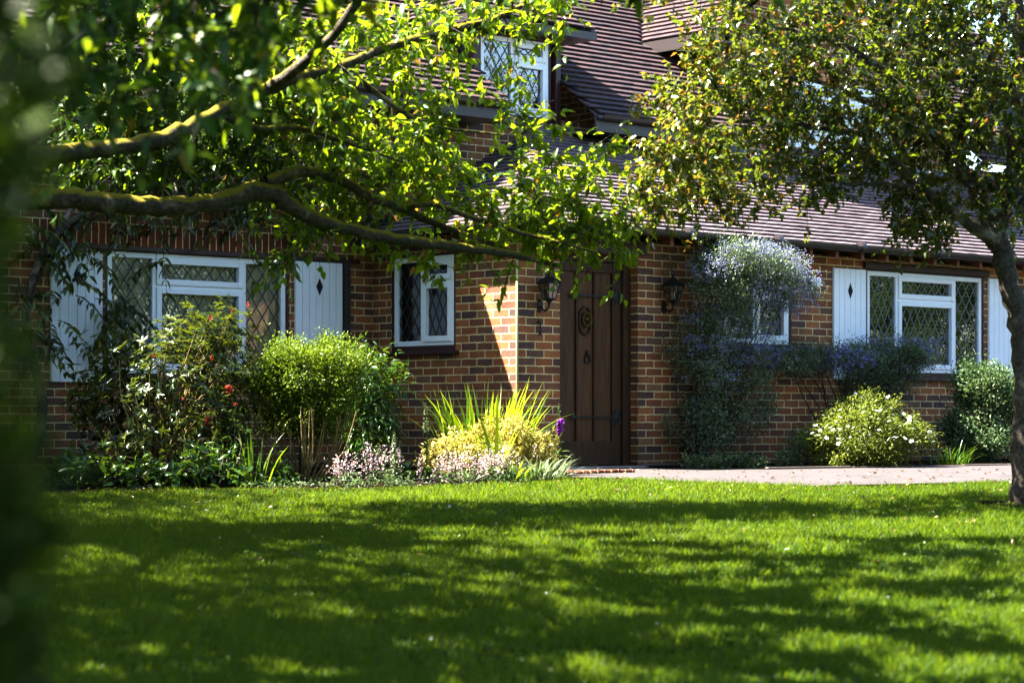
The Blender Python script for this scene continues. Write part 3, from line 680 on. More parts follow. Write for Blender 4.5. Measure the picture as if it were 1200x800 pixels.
# ------------------------------------------------------------------ grass
def inside_lawn(x, y): return y < np.interp(x, EX, EY)+np.where(x < .45, .16, 0)+R.normal(0, .035, len(x))
def grass():
    n = 330000
    y = np.sqrt(R.uniform(7.5**2, 19.0**2, n)); x = R.uniform(-1, 1, n)*(.24*y+.35)
    y2 = R.uniform(5, 19, 40000); x2 = R.uniform(-8, 8, 40000)
    x = np.concatenate([x, x2]); y = np.concatenate([y, y2]); k = inside_lawn(x, y) & (np.sin(x*3.7+2.3*np.sin(y*2.9+x))+np.sin(y*6.1-x*2.2)+1.2*np.sin(x*.9-y*.55)+R.normal(0, .9, len(x)) < 2.6); x, y = x[k], y[k]; n = len(x)
    patch = np.clip(.5+.3*np.sin(x*2.1+1.7*np.sin(y*1.3))*np.cos(y*1.7+1.1*np.sin(x*.9))+.35*np.sin(x*9.7+2*np.sin(y*7.1))*np.cos(y*11.3+1.5*np.sin(x*6.3)), 0, 1)
    nb = 2; X = np.repeat(x, nb)+R.normal(0, .012, n*nb); Yb = np.repeat(y, nb)+R.normal(0, .012, n*nb)
    N = n*nb; h = (.02+.034*R.random(N)**1.5)*(.6+.8*np.repeat(patch, nb)); w = (.0022+.0016*R.random(N))*(Yb/9)**.6
    a = R.uniform(0, 2*np.pi, N); lean = R.normal(0, .5, (N, 2))*h[:, None]*1.1
    z = gz(Yb)+.012*np.sin(X*1.3+.5)*np.cos(Yb*.9)*np.clip((16.5-Yb)/3, 0, 1)-.002
    V = np.zeros((N, 3, 3)); ca, sa = np.cos(a)*w, np.sin(a)*w
    V[:, 0] = np.stack([X-ca, Yb-sa, z], -1); V[:, 1] = np.stack([X+ca, Yb+sa, z], -1); V[:, 2] = np.stack([X+lean[:, 0], Yb+lean[:, 1], z+h], -1)
    r = np.clip(.5*R.random(N)+.5*np.repeat(patch*.6+.4*R.random(n), nb), 0, 1)
    mt = leaf_mat('grass_blade', [(0, (.015,.04,.003)), (.5, (.048,.095,.006)), (.85, (.1,.14,.014)), (1, (.25,.22,.08))], (.42,.53,.02), .42, .5, .22)
    o = mesh_np('grass', V.reshape(-1, 3), np.arange(N*3).reshape(-1, 3), mt, None, {'rnd': np.repeat(r, 3)})
    tag(o, 'short mown grass covering the lawn', 'grass', kind='stuff')
grass()

# ------------------------------------------------------------------ leaves
def leaf_obj(name, P, Dr, N, L, W, mat, parent, rnd=None, tip=None, shape=0, droop=.25, fold=.25):
    P = np.asarray(P, float); n = len(P); Dr = norm(Dr); N = norm(N-Dr*np.sum(N*Dr, 1, keepdims=True)); S = np.cross(Dr, N)
    L = np.broadcast_to(np.asarray(L, float), (n,))[:, None]; W = np.broadcast_to(np.asarray(W, float), (n,))[:, None]
    rnd = R.random(n) if rnd is None else rnd; tip = np.zeros(n) if tip is None else tip
    if shape == 0:                         # small folded leaf: 4 corners, 2 triangles
        V = np.stack([P, P+Dr*L*.45+S*W*.5+N*W*fold, P+Dr*L-N*L*droop, P+Dr*L*.45-S*W*.5+N*W*fold], 1)
        Fb = np.array([(0,1,2), (0,2,3)]); k = 4
    else:                                  # larger curved pointed leaf: midrib and two edges
        m1 = P+Dr*L*.33-N*L*droop*.12; m2 = P+Dr*L*.7-N*L*droop*.5; e = P+Dr*L-N*L*droop*1.0
        V = np.stack([P, m1+S*W*.46+N*W*fold, m1, m1-S*W*.46+N*W*fold, m2+S*W*.36+N*W*fold*.8, m2, m2-S*W*.36+N*W*fold*.8, e], 1)
        Fb = np.array([(0,1,2), (0,2,3), (1,4,2), (4,5,2), (2,5,3), (5,6,3), (4,7,5), (5,7,6)]); k = 8
    Fc = (np.arange(n)[:, None, None]*k+Fb[None]).reshape(-1, 3)
    return mesh_np(name, V.reshape(-1, 3), Fc, mat, parent, {'rnd': np.repeat(rnd, k), 'tip': np.repeat(tip, k)})
def rdir(n): return norm(R.normal(0, 1, (n, 3)))

# ------------------------------------------------------------------ small things lying in and on the lawn
def clover():
    n = 9000; c = np.stack([R.uniform(-4.5, 4.8, 70), np.sqrt(R.uniform(8**2, 18.3**2, 70))], -1); k = R.integers(0, 70, n); q = c[k]+R.normal(0, .22, (n, 2)); q = q[inside_lawn(q[:, 0], q[:, 1]+.1)]; n = len(q)
    P = np.stack([q[:, 0], q[:, 1], gz(q[:, 1])+R.uniform(.012, .04, n)], -1); D_ = rdir(n)*np.array([1, 1, .3])
    o = leaf_obj('clover', P, D_, np.tile([0, 0, 1.0], (n, 1))+R.normal(0, .25, (n, 3)), R.uniform(.012, .024, n), R.uniform(.012, .022, n), M['clover'], None)
    tag(o, 'patches of small clover leaves mixed into the lawn', 'clover', kind='stuff')
def litter():
    n = 620; x = R.uniform(-4.2, 5.5, n); y = np.interp(x, EX, EY)+np.where(R.random(n) < .55, R.uniform(-7, 0, n)*R.random(n), R.uniform(0, 2.2, n)); P = np.stack([x, y, gz(y)+np.where(y > np.interp(x, EX, EY), .034, .045)], -1)
    o = leaf_obj('leaf_litter', P, rdir(n)*np.array([1, 1, .15]), np.tile([0, 0, 1.0], (n, 1))+R.normal(0, .3, (n, 3)), R.uniform(.02, .05, n), R.uniform(.012, .03, n), M['litter'], None, shape=1)
    tag(o, 'dry fallen leaves and petals scattered over path and lawn', 'fallen leaves', kind='stuff')
M['clover'] = leaf_mat('clover_leaf', [(0, (.02,.055,.012)), (.6, (.045,.09,.02)), (1, (.1,.14,.04))], (.25,.4,.03), .3)
M['litter'] = leaf_mat('dry_leaf', [(0, (.06,.035,.015)), (.5, (.14,.085,.03)), (.85, (.25,.17,.05)), (1, (.5,.42,.36))], (.2,.12,.04), .2)
clover(); litter()
# ------------------------------------------------------------------ trees
def grow(limbs, attr_pts, leaf, n_leaf=11, twig_r=.007, side=2, lean=(0, 0, .15), leafmul=None):
    """limbs: list of (points, radii); every attraction point is reached by a twig from the nearest wood"""
    TB = Tubes(); TW = Tubes(); nodes = []; rad = []
    for pts, rr in limbs:
        sp_ = smooth_path(pts, 7); r_ = np.interp(np.linspace(0, 1, len(sp_)), np.linspace(0, 1, len(rr)), rr)
        wob = R.normal(0, 1, sp_.shape)*r_[:, None]*.12; wob[0] = 0
        TB.add(sp_+wob, r_*(1+R.normal(0, .05, len(r_))), 12); nodes.append(sp_); rad.append(r_)
    nodes = np.concatenate(nodes); rad = np.concatenate(rad)
    A = np.asarray(attr_pts, float)
    order = np.argsort([np.min(np.sum((nodes-a)**2, 1)) for a in A])
    LP, LD, LN, LT = [], [], [], []
    cap = 40000; NB = np.zeros((cap, 3)); RB = np.zeros(cap); cnt = len(nodes); NB[:cnt] = nodes; RB[:cnt] = rad
    for idx in order:
        a = A[idx]; d2 = np.sum((NB[:cnt]-a)**2, 1)*(1+.6*(RB[:cnt] < .004)); i0 = int(np.argmin(d2)); s = NB[i0]; L = np.linalg.norm(a-s)
        if L < .03: continue
        m = max(4, int(L/.12)+3); t = np.linspace(0, 1, m)[:, None]; bow = rdir(1)[0]*L*.16+np.array(lean)*L
        curve = s+(a-s)*t+bow*np.sin(np.pi*t)+np.cumsum(R.normal(0, .012, (m, 3)), 0)*np.minimum(1, L)*t
        r0 = min(RB[i0]*.7, twig_r+.006*L); r_ = r0+(.0022-r0)*t[:, 0]**.8
        (TB if r0 > .012 else TW).add(curve, r_, 5 if r0 < .012 else 7)
        if cnt+m < cap: NB[cnt:cnt+m] = curve; RB[cnt:cnt+m] = r_; cnt += m
        top_ = a[2] > EZ+.1826*a[1]+.12; s_ = min(int(m*(.72 if top_ else .35)), m-3); twigs = [curve[s_:]]
        for q in range(side):
            b = curve[R.integers(s_, m)]; dd = norm((a-s)/max(L, .01)+rdir(1)[0]*1.1); ll = R.uniform(.12, .32); tt = np.linspace(0, 1, 4)[:, None]
            c2 = b+dd*ll*tt+np.array([0, 0, -.12])*ll*tt**2; TW.add(c2, np.linspace(.0028, .0015, 4), 4); twigs.append(c2)
        for c in twigs:
            n = max(2, int(n_leaf*(1 if c is twigs[0] else .55)*R.uniform(.6, 1.3)))
            ft = np.sqrt(R.random(n))*(len(c)-1); i = np.minimum(ft.astype(int), len(c)-2); fr = (ft-i)[:, None]
            p = c[i]*(1-fr)+c[i+1]*fr; td = norm(c[i+1]-c[i])
            LP.append(p+R.normal(0, .012, p.shape)); LD.append(td*.5+rdir(n)*.9+np.array([0, 0, -.35])); LN.append(rdir(n)*.75+np.array([0, 0, .9])); LT.append(ft/(len(c)-1))
    return TB, TW, np.concatenate(LP), np.concatenate(LD), np.concatenate(LN), np.concatenate(LT)
def blob(c, r, n):                          # points inside an ellipsoid
    return np.asarray(c)+rdir(n)*np.asarray(r)*(R.random((n, 1))**.4)
def region(boxes):
    """boxes: (px0, px1, py0, py1, Y0, Y1, count) -> points in space"""
    out = []
    for (a, b, c, d, y0, y1, n) in boxes:
        Y = R.uniform(y0, y1, n); px = R.uniform(a, b, n); py = R.uniform(c, d, n)
        out.append(np.stack([(px-600)/F*Y, Y, EZ+(YH-py)/F*Y], -1))
    return np.concatenate(out)

M['cherry_bark'] = bark_mat('mossy_grey_bark', (.035,.028,.022), (.17,.14,.11), (.17,.14,.012), .95)
M['dark_bark'] = bark_mat('dark_rough_bark', (.02,.015,.012), (.16,.125,.1), (.1,.1,.03), .3)
M['twig'] = paint('brown_twig', (.045,.032,.022), .7, .2, .1)
M['cherry_leaf'] = leaf_mat('cherry_leaf', [(0, (.025,.065,.008)), (.5, (.05,.11,.012)), (.85, (.09,.15,.015)), (1, (.15,.18,.02))], (.62,.78,.02), .52, .33, .5, (.3,.15,.02))
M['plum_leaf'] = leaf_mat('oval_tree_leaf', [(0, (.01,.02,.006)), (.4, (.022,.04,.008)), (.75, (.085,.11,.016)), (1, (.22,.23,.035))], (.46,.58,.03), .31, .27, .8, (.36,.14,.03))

M['shade_leaf'] = leaf_mat('shaded_cherry_leaf', [(0, (.025,.065,.008)), (.5, (.05,.11,.012)), (1, (.1,.16,.02))], (.14,.22,.02), .16, .4, .4)  # duller cherry leaf copy; shade is put into its colour and translucency
# ---- the tree on the left with the mossy limb
tl_ = empty('mossy_tree', (-4.3, 14.2, float(gz(14.2))))
tag(tl_, 'broad-leaved tree on the left with a mossy horizontal limb across the house', 'tree')
def rel(P, o): return np.asarray(P, float)-np.array(o.location)
b0 = np.array(tl_.location)
limbs = [
 ([b0+(0, 0, -.1), b0+(.05, 0, .8), b0+(.15, .05, 1.6), b0+(.25, .1, 2.3), b0+(.3, 0, 3.2), b0+(.1, -.2, 4.6), b0+(.3, -.4, 6.2)], [.22, .17, .15, .14, .12, .08, .03]),
 ([b0+(.15, .05, 1.75), at(-60, 225, 14.4), at(60, 232, 14.6), at(150, 240, 14.8), at(235, 240, 15), at(310, 224, 15.2), at(350, 248, 15.3), at(425, 273, 15.4), at(520, 287, 15.5), at(600, 298, 15.6), at(655, 312, 15.7)], [.1, .085, .07, .066, .062, .068, .05, .043, .036, .026, .01]),
 ([at(312, 214, 15.2), at(355, 201, 15.35), at(400, 212, 15.5), at(438, 232, 15.6), at(475, 246, 15.7), at(510, 262, 15.8), at(560, 280, 15.8), at(610, 298, 15.9)], [.05, .04, .036, .032, .03, .024, .018, .008]),
 ([at(475, 244, 15.7), at(505, 239, 15.6), at(545, 252, 15.5), at(600, 270, 15.5), at(660, 285, 15.5), at(700, 296, 15.5)], [.022, .02, .018, .016, .012, .006]),
 ([b0+(.25, .1, 2.2), at(-20, 190, 14), at(130, 172, 14), at(200, 158, 14.2), at(255, 132, 14.4), at(315, 104, 14.6), at(345, 92, 14.7), at(400, 77, 14.9), at(455, 55, 15), at(524, 36, 15.2), at(580, 22, 15.4), at(640, -10, 15.6)], [.09, .065, .054, .048, .044, .04, .037, .034, .03, .025, .02, .01]),
 ([at(315, 104, 14.6), at(360, 70, 14.3), at(400, 30, 14), at(440, -40, 13.8), at(470, -130, 13.5)], [.04, .034, .03, .025, .012]),
 ([at(400, 77, 14.9), at(430, 100, 15), at(470, 130, 15.2), at(520, 150, 15.3), at(590, 158, 15.4)], [.022, .018, .014, .01, .005]),
 ([at(255, 132, 14.4), at(300, 150, 14.7), at(350, 150, 15), at(400, 165, 15.2), at(470, 190, 15.4)], [.026, .022, .018, .014, .006]),
 ([b0+(.3, 0, 2.6), (-3.2, 12.6, 2.7), (-2.2, 11.2, 2.95), (-1.2, 10.0, 3.2), (-.2, 9.2, 3.5)], [.09, .07, .055, .035, .012]),
 ([b0+(.3, 0, 3.2), (-3.0, 13.2, 3.8), (-1.6, 12.6, 4.2), (0, 12, 4.4), (1.4, 11.6, 4.6)], [.08, .065, .05, .035, .012]),
 ([b0+(.25, 0, 3.6), (-3.0, 15.2, 4.3), (-1.6, 15.8, 4.6), (.2, 15.6, 4.8)], [.07, .055, .04, .012]),
 ([b0+(.1, -.1, 3.0), (-5.2, 12.4, 3.9), (-5.6, 10.6, 4.6), (-5.0, 9.0, 5.0)], [.07, .055, .04, .012]),
 ([b0+(.1, -.1, 3.9), (-3.4, 11.2, 5.0), (-2.4, 9.2, 5.6), (-1.2, 8.2, 5.8)], [.06, .05, .035, .012]),
]
vis = region([
 (330, 520, 130, 205, 15.0, 16, 44), (400, 560, 165, 250, 15.6, 16.4, 48), (540, 700, 195, 285, 15.5, 16.3, 60), (560, 735, 240, 298, 15.4, 16.1, 26),
 (610, 735, 262, 316, 15.4, 15.9, 10), (300, 470, 250, 300, 15.4, 15.9, 14), (480, 600, 295, 325, 15.6, 15.9, 7), (320, 350, 280, 312, 15.2, 15.5, 5),
 (300, 420, 20, 140, 14.6, 15.7, 60), (420, 530, 0, 75, 14.9, 15.8, 36), (530, 660, -15, 45, 15.2, 15.8, 26), (590, 645, 70, 150, 15.4, 15.8, 8), (450, 545, 80, 170, 15.2, 16, 20),
 (130, 330, 110, 205, 15.2, 16.4, 100), (60, 330, -10, 120, 14.6, 16, 160), (60, 200, 140, 215, 15.1, 16.2, 50), (690, 740, 155, 185, 15.4, 15.7, 3), (600, 660, 150, 190, 15.4, 15.9, 6), (300, 420, 170, 240, 15.6, 16.4, 30)])
near = region([(40, 330, -60, 130, 7.2, 9.2, 50), (-40, 120, -60, 190, 7.2, 9.5, 20), (200, 420, -60, 20, 8.5, 10.5, 20)])
hi = []  # unseen upper crown, its clumps shaped to dapple the lawn with shade
while len(hi) < 1450:
    if R.random() < .86: p = np.array([R.uniform(-6.0, 2.8), 7.2+6.8*R.random()**1.35, 0])
    else: p = np.array([R.uniform(-7.0, -3.0), R.uniform(13.4, 14.7), 0])
    p[2] = EZ+.1826*p[1]+.18+1.0*R.random()
    if math.sin(p[0]*4.3+p[1]*3.3+p[2])+math.cos(p[1]*8.6-p[0]*2.2+p[2]*2)+.6*math.sin(p[0]*1.1-p[1]*.8) > .3: hi.append(p)
while len(hi) < 1950:
    p = np.array([R.uniform(-5.5, 2.8), R.uniform(7.0, 10.4), 0]); p[2] = EZ+.1826*p[1]+.18+.9*R.random()
    if math.sin(p[0]*3.9+p[1]*4.3)+math.cos(p[1]*9.6-p[0]*1.7)+.5*math.sin(p[0]*1.3) > .1: hi.append(p)
TB, TW, LP, LD, LN, LT = grow(limbs, np.concatenate([vis, near, hi]), None, 9, .008, 3, (0, 0, .1))
o_ = b0
def shift(tb): tb.V = [v-b0 for v in tb.V]; return tb
shift(TB).build('trunk', M['cherry_bark'], tl_); shift(TW).build('twigs', M['twig'], tl_)
n = len(LP); tipv = (R.random(n) < .05)*R.uniform(.3, .9, n)
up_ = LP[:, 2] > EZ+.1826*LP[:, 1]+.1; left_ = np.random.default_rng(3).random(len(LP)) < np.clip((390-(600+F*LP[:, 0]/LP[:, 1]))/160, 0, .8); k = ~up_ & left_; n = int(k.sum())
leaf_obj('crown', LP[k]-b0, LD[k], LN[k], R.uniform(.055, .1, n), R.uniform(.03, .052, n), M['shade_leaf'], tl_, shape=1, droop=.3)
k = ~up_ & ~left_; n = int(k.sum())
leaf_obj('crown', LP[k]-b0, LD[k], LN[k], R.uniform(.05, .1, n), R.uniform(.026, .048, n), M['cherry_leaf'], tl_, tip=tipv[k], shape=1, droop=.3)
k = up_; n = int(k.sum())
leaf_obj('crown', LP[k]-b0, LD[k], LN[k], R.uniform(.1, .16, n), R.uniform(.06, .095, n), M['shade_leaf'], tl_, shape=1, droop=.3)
print('left leaves', n)

# ---- the tree on the right
tr_ = empty('round_leaved_tree', (*[float(x) for x in at(1197, 597, 16.4)],)); b0 = np.array(tr_.location)
tag(tr_, 'small leaning tree at the right edge with golden green rounded leaves', 'tree')
Yt = 16.4
limbs = [
 ([at(1206, 606, Yt), at(1201, 585, Yt), at(1200, 480, Yt), at(1196, 400, Yt), at(1184, 335, Yt), at(1169, 275, Yt)], [.2, .11, .076, .074, .074, .07]),
 ([at(1170, 288, Yt), at(1120, 250, Yt-.1), at(1080, 222, Yt-.2), at(1045, 186, Yt-.2), at(1010, 160, Yt-.3), at(955, 148, Yt-.4), at(890, 140, Yt-.5), at(830, 150, Yt-.5)], [.05, .043, .04, .036, .03, .022, .015, .006]),
 ([at(1167, 278, Yt), at(1150, 230, Yt+.1), at(1115, 185, Yt+.2), at(1085, 140, Yt+.2), at(1040, 90, Yt+.2), at(980, 50, Yt+.1), at(900, 30, Yt)], [.07, .06, .055, .045, .036, .025, .008]),
 ([at(1167, 275, Yt), at(1185, 215, Yt-.1), at(1192, 140, Yt-.2), at(1195, 50, Yt-.3), at(1190, -60, Yt-.4)], [.06, .055, .05, .045, .02]),
 ([at(1115, 185, Yt+.2), at(1140, 110, Yt), at(1172, 45, Yt-.2), at(1180, -30, Yt-.3)], [.04, .036, .03, .02]),
 ([at(1080, 222, Yt-.2), at(1040, 215, Yt-.5), at(990, 215, Yt-.6), at(940, 190, Yt-.7)], [.02, .016, .012, .005]),
 ([at(1085, 140, Yt+.2), at(1020, 120, Yt+.5), at(940, 90, Yt+.6), at(860, 80, Yt+.5), at(800, 110, Yt+.4)], [.03, .025, .018, .012, .005]),
 ([at(1192, 250, Yt-.1), at(1240, 200, Yt), at(1310, 140, Yt), at(1400, 100, Yt)], [.045, .04, .03, .01]),
]
vis = region([(740, 900, 165, 240, 15.7, 16.9, 56), (770, 930, 90, 190, 15.6, 17.2, 72), (815, 960, 10, 110, 15.5, 17.3, 68), (900, 1060, 0, 150, 15.4, 17.4, 96), (900, 1060, 130, 200, 15.5, 17, 44),
 (930, 985, 180, 245, 15.6, 16.2, 16), (1040, 1110, 215, 285, 15.8, 16.5, 22), (1040, 1220, -20, 160, 15.4, 17.4, 170), (1100, 1220, 130, 270, 15.6, 17.2, 55), (1060, 1120, 160, 220, 16.6, 17.2, 14), (770, 830, 230, 262, 15.8, 16.3, 7),
 (1200, 1420, -60, 230, 15.4, 17.6, 130), (740, 1400, -210, 0, 14.6, 17.8, 330)])
TB, TW, LP, LD, LN, LT = grow(limbs, vis, None, 17, .007, 3, (0, 0, -.05))
def shift(tb): tb.V = [v-b0 for v in tb.V]; return tb
shift(TB).build('trunk', M['dark_bark'], tr_); shift(TW).build('twigs', M['twig'], tr_)
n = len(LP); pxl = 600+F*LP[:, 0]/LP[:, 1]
lit_rim = np.clip((1000-pxl)/230, 0, 1); tipv = np.where(R.random(n) < .08+.16*lit_rim, R.uniform(.2, .75, n), 0); rn = np.clip(R.random(n)*.5+.55*lit_rim, 0, 1)  # sunlit left rim put into the leaf colour, beside bronze new growth
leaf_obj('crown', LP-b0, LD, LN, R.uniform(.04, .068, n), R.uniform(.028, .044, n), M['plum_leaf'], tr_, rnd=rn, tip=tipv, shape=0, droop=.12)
print('right leaves', n)
# bare soil ring at the foot of the right tree
k = MB(); k.add([(.3*math.cos(a)*(1+.12*math.sin(3*a)), .3*math.sin(a), .02+float(gz(b0[1]+.3*math.sin(a))-b0[2])) for a in np.linspace(0, 2*math.pi, 24, endpoint=False)]+[(0, 0, .05)], [(i, (i+1) % 24, 24) for i in range(24)])
k.build('root_soil', M['soil'], tr_)

# ---- garden trees and hedge around the lawn (seen only in the glass and as light on the lawn)
def shade_tree(name, base, h, c, r, n, label):
    t = empty(name, (base[0], base[1], float(gz(max(base[1], 0))))); tag(t, label, 'tree'); b = np.array(t.location)
    TBs = Tubes(); C_ = np.array(c)-b
    TBs.add(smooth_path([(0, 0, -.1), (.1, .05, h*.3), (0, .1, h*.6), C_*1.0]), np.linspace(.2, .06, 19), 10)
    cl = blob(C_, r, 70)
    for p in cl: TBs.add(smooth_path([(0, .05, h*.45+R.uniform(0, h*.2)), p*.6+np.array([0, 0, h*.25]), p], 3), np.linspace(.04, .008, 7), 5)
    TBs.build('trunk', M['dark_bark'], t)
    k = cl[R.integers(0, len(cl), n)]+R.normal(0, .42, (n, 3))
    leaf_obj('crown', k, rdir(n), rdir(n)+np.array([0, 0, .8]), R.uniform(.09, .15, n), R.uniform(.06, .09, n), M['cherry_leaf'], t)
shade_tree('garden_tree', (-8.6, 10.4), 6, (-7.6, 10.6, 6.2), (2.6, 3.0, 2.2), 9000, 'tall leafy garden tree beyond the left edge of the lawn')
shade_tree('garden_tree', (-9.4, 16.0), 6, (-8.6, 15.6, 6.4), (2.4, 2.4, 2.2), 8000, 'second leafy garden tree out beyond the left end of the flower bed')
def treeline():
    n = 26000; a = R.uniform(0, 2*np.pi, n); h = R.random(n)**.8
    top = 7+2.2*np.sin(a*9)+1.3*np.sin(a*23+1); rr = 30+2.5*R.normal(0, 1, n)
    P = np.stack([rr*np.cos(a), 12+rr*np.sin(a), -1+h*top], -1)
    o = leaf_obj('treeline', P, rdir(n), rdir(n), R.uniform(.5, .95, n), R.uniform(.4, .7, n), M['treeline'], None)
    tag(o, 'far belt of garden trees closing off the plot all around', 'treeline', kind='stuff')
M['treeline'] = leaf_mat('treeline_leaf', [(0, (.015,.03,.008)), (.6, (.035,.065,.012)), (1, (.075,.1,.02))], (.15,.25,.02), .3)
treeline()

# ------------------------------------------------------------------ shrubs and flowers
def shrub(name, label, cat, base, blobs, nleaf, L, W, mat, nclump=60, cs=.1, stems=None, group=None, up=.5, shape=0, shell=.45, stem_mat=None, nst=14, rmin=.004, whorl=0, droop=.2, leaves='foliage'):
    """blobs: list of (centre, radii, weight) in world space"""
    t = empty(name, base); tag(t, label, cat, group); b = np.array(t.location)
    w = np.array([q[2] for q in blobs], float); w /= w.sum(); C_ = []
    for (c, r, _), k in zip(blobs, np.maximum(1, (w*nclump).astype(int))):
        d = rdir(k); C_.append(np.asarray(c)+d*np.asarray(r)*(shell+(1-shell)*R.random((k, 1))**.5)*R.uniform(.8, 1.1, (k, 1))*np.where(R.random((k, 1)) < .14, 1.28, 1))
    C_ = np.concatenate(C_)-b
    cen = sum(np.asarray(q[0])*ww for q, ww in zip(blobs, w))-b
    if whorl:                               # leaves in rosettes at shoot ends
        k = nleaf//whorl; ci = R.integers(0, len(C_), k); e = C_[ci]+R.normal(0, cs, (k, 3)); ax = norm(norm(e-cen)*.6+rdir(k)*.5+np.array([0, 0, .6]))
        P = np.repeat(e, whorl, 0); AX = np.repeat(ax, whorl, 0); rd = rdir(k*whorl); rd = norm(rd-AX*np.sum(rd*AX, 1, keepdims=True)); Dr = rd+AX*R.uniform(-.1, .7, (k*whorl, 1)); N = AX+rd*-.2
        rn = np.clip(np.repeat(R.random(k), whorl)*.75+R.random(k*whorl)*.25, 0, 1)
    else:
        ci = R.integers(0, len(C_), nleaf); P = C_[ci]+R.normal(0, cs, (nleaf, 3)); Dr = norm(P-cen)*.7+rdir(nleaf)*.8+np.array([0, 0, up*.5]); N = rdir(nleaf)*.7+np.array([0, 0, .8])+norm(P-cen)*.4; rn = np.clip(R.random(len(C_))[ci]*.5+R.random(nleaf)*.5, 0, 1)
    k = P[:, 2] > .01; P, Dr, N, rn = P[k], Dr[k], N[k], rn[k]; n = len(P)
    leaf_obj(leaves, P, Dr, N, R.uniform(L*.65, L*1.15, n), R.uniform(W*.7, W*1.15, n), mat, t, rnd=rn, shape=shape, droop=droop)
    S = Tubes()
    for c in C_[R.permutation(len(C_))[:nst]]:
        s0 = np.array([R.normal(0, .05), R.normal(0, .05), -.02]); mid = s0*.5+c*.5+R.normal(0, .05, 3)+np.array([0, 0, .05])
        S.add(smooth_path([s0, mid, c], 4), np.linspace(rmin*2.2, rmin*.6, 9), 5)
    S.build('stems', stem_mat or M['twig'], t)
    return t, C_+b
G = lambda px, Y: np.array([(px-600)/F*Y, Y, float(gz(Y))])
def zpx(px, py, Y): return at(px, py, Y)
M['rhodo'] = leaf_mat('rhododendron_leaf', [(0, (.014,.032,.01)), (.5, (.03,.055,.014)), (.75, (.075,.1,.02)), (1, (.2,.19,.04))], (.35,.4,.03), .28, .28, .6)
M['privet'] = leaf_mat('privet_leaf', [(0, (.055,.1,.01)), (.5, (.11,.165,.015)), (1, (.2,.24,.03))], (.35,.45,.03), .38, .4, .4)
M['laurel'] = leaf_mat('laurel_leaf', [(0, (.018,.05,.01)), (.6, (.04,.095,.014)), (1, (.09,.15,.02))], (.25,.38,.02), .3, .3, .5)
M['gold'] = leaf_mat('golden_leaf', [(0, (.1,.1,.015)), (.35, (.24,.21,.03)), (.7, (.46,.4,.12)), (1, (.68,.62,.4))], (.6,.55,.1), .3, .45, .3)
M['iris'] = leaf_mat('iris_blade', [(0, (.035,.09,.012)), (.5, (.085,.17,.015)), (1, (.28,.34,.02))], (.6,.75,.02), .5, .4, .4)
M['silver'] = leaf_mat('silver_leaf', [(0, (.07,.1,.05)), (.5, (.15,.18,.1)), (1, (.34,.36,.27))], (.3,.4,.15), .3, .5, .3)
M['pinkflower'] = leaf_mat('pale_pink_petal', [(0, (.45,.28,.3)), (.5, (.68,.52,.52)), (1, (.82,.74,.7))], (.7,.5,.5), .35, .6, .2)
M['cean_leaf'] = leaf_mat('ceanothus_leaf', [(0, (.05,.09,.045)), (.6, (.15,.19,.1)), (1, (.33,.36,.2))], (.2,.3,.06), .25, .35, .5)
M['cean_flower'] = leaf_mat('pale_blue_blossom', [(0, (.1,.11,.34)), (.3, (.21,.22,.44)), (.5, (.34,.35,.47)), (.68, (.4,.42,.4)), (.8, (.2,.25,.08)), (1, (.1,.15,.05))], (.38,.4,.42), .35, .6, .2)
M['cean_blue'] = leaf_mat('deep_blue_blossom', [(0, (.1,.1,.34)), (.6, (.24,.24,.55)), (1, (.45,.45,.68))], (.3,.3,.7), .3, .6, .2)
M['cistus'] = leaf_mat('cistus_leaf', [(0, (.045,.07,.012)), (.5, (.1,.135,.02)), (1, (.26,.27,.06))], (.4,.45,.05), .35, .45, .35)
M['varieg'] = leaf_mat('variegated_leaf', [(0, (.04,.075,.03)), (.6, (.08,.13,.05)), (1, (.26,.3,.16))], (.25,.35,.1), .3, .45, .35)
M['conifer'] = leaf_mat('conifer_spray', [(0, (.01,.024,.003)), (.6, (.03,.06,.004)), (1, (.08,.12,.008))], (.16,.24,.012), .25, .5, .3)
M['petal_white'] = leaf_mat('white_petal', [(0, (.75,.75,.72)), (1, (.85,.85,.82))], (.8,.8,.75), .3, .6, .2)
M['petal_red'] = leaf_mat('red_petal', [(0, (.26,.035,.025)), (1, (.42,.1,.05))], (.5,.1,.05), .3, .5, .3)
M['petal_purple'] = leaf_mat('purple_petal', [(0, (.3,.05,.4)), (1, (.5,.12,.6))], (.5,.12,.6), .35, .5, .3)
M['yellow'] = paint('flower_yellow', (.6,.4,.03), .7)
M['cane'] = bark_mat('tan_cane', (.15,.11,.05), (.38,.29,.14))

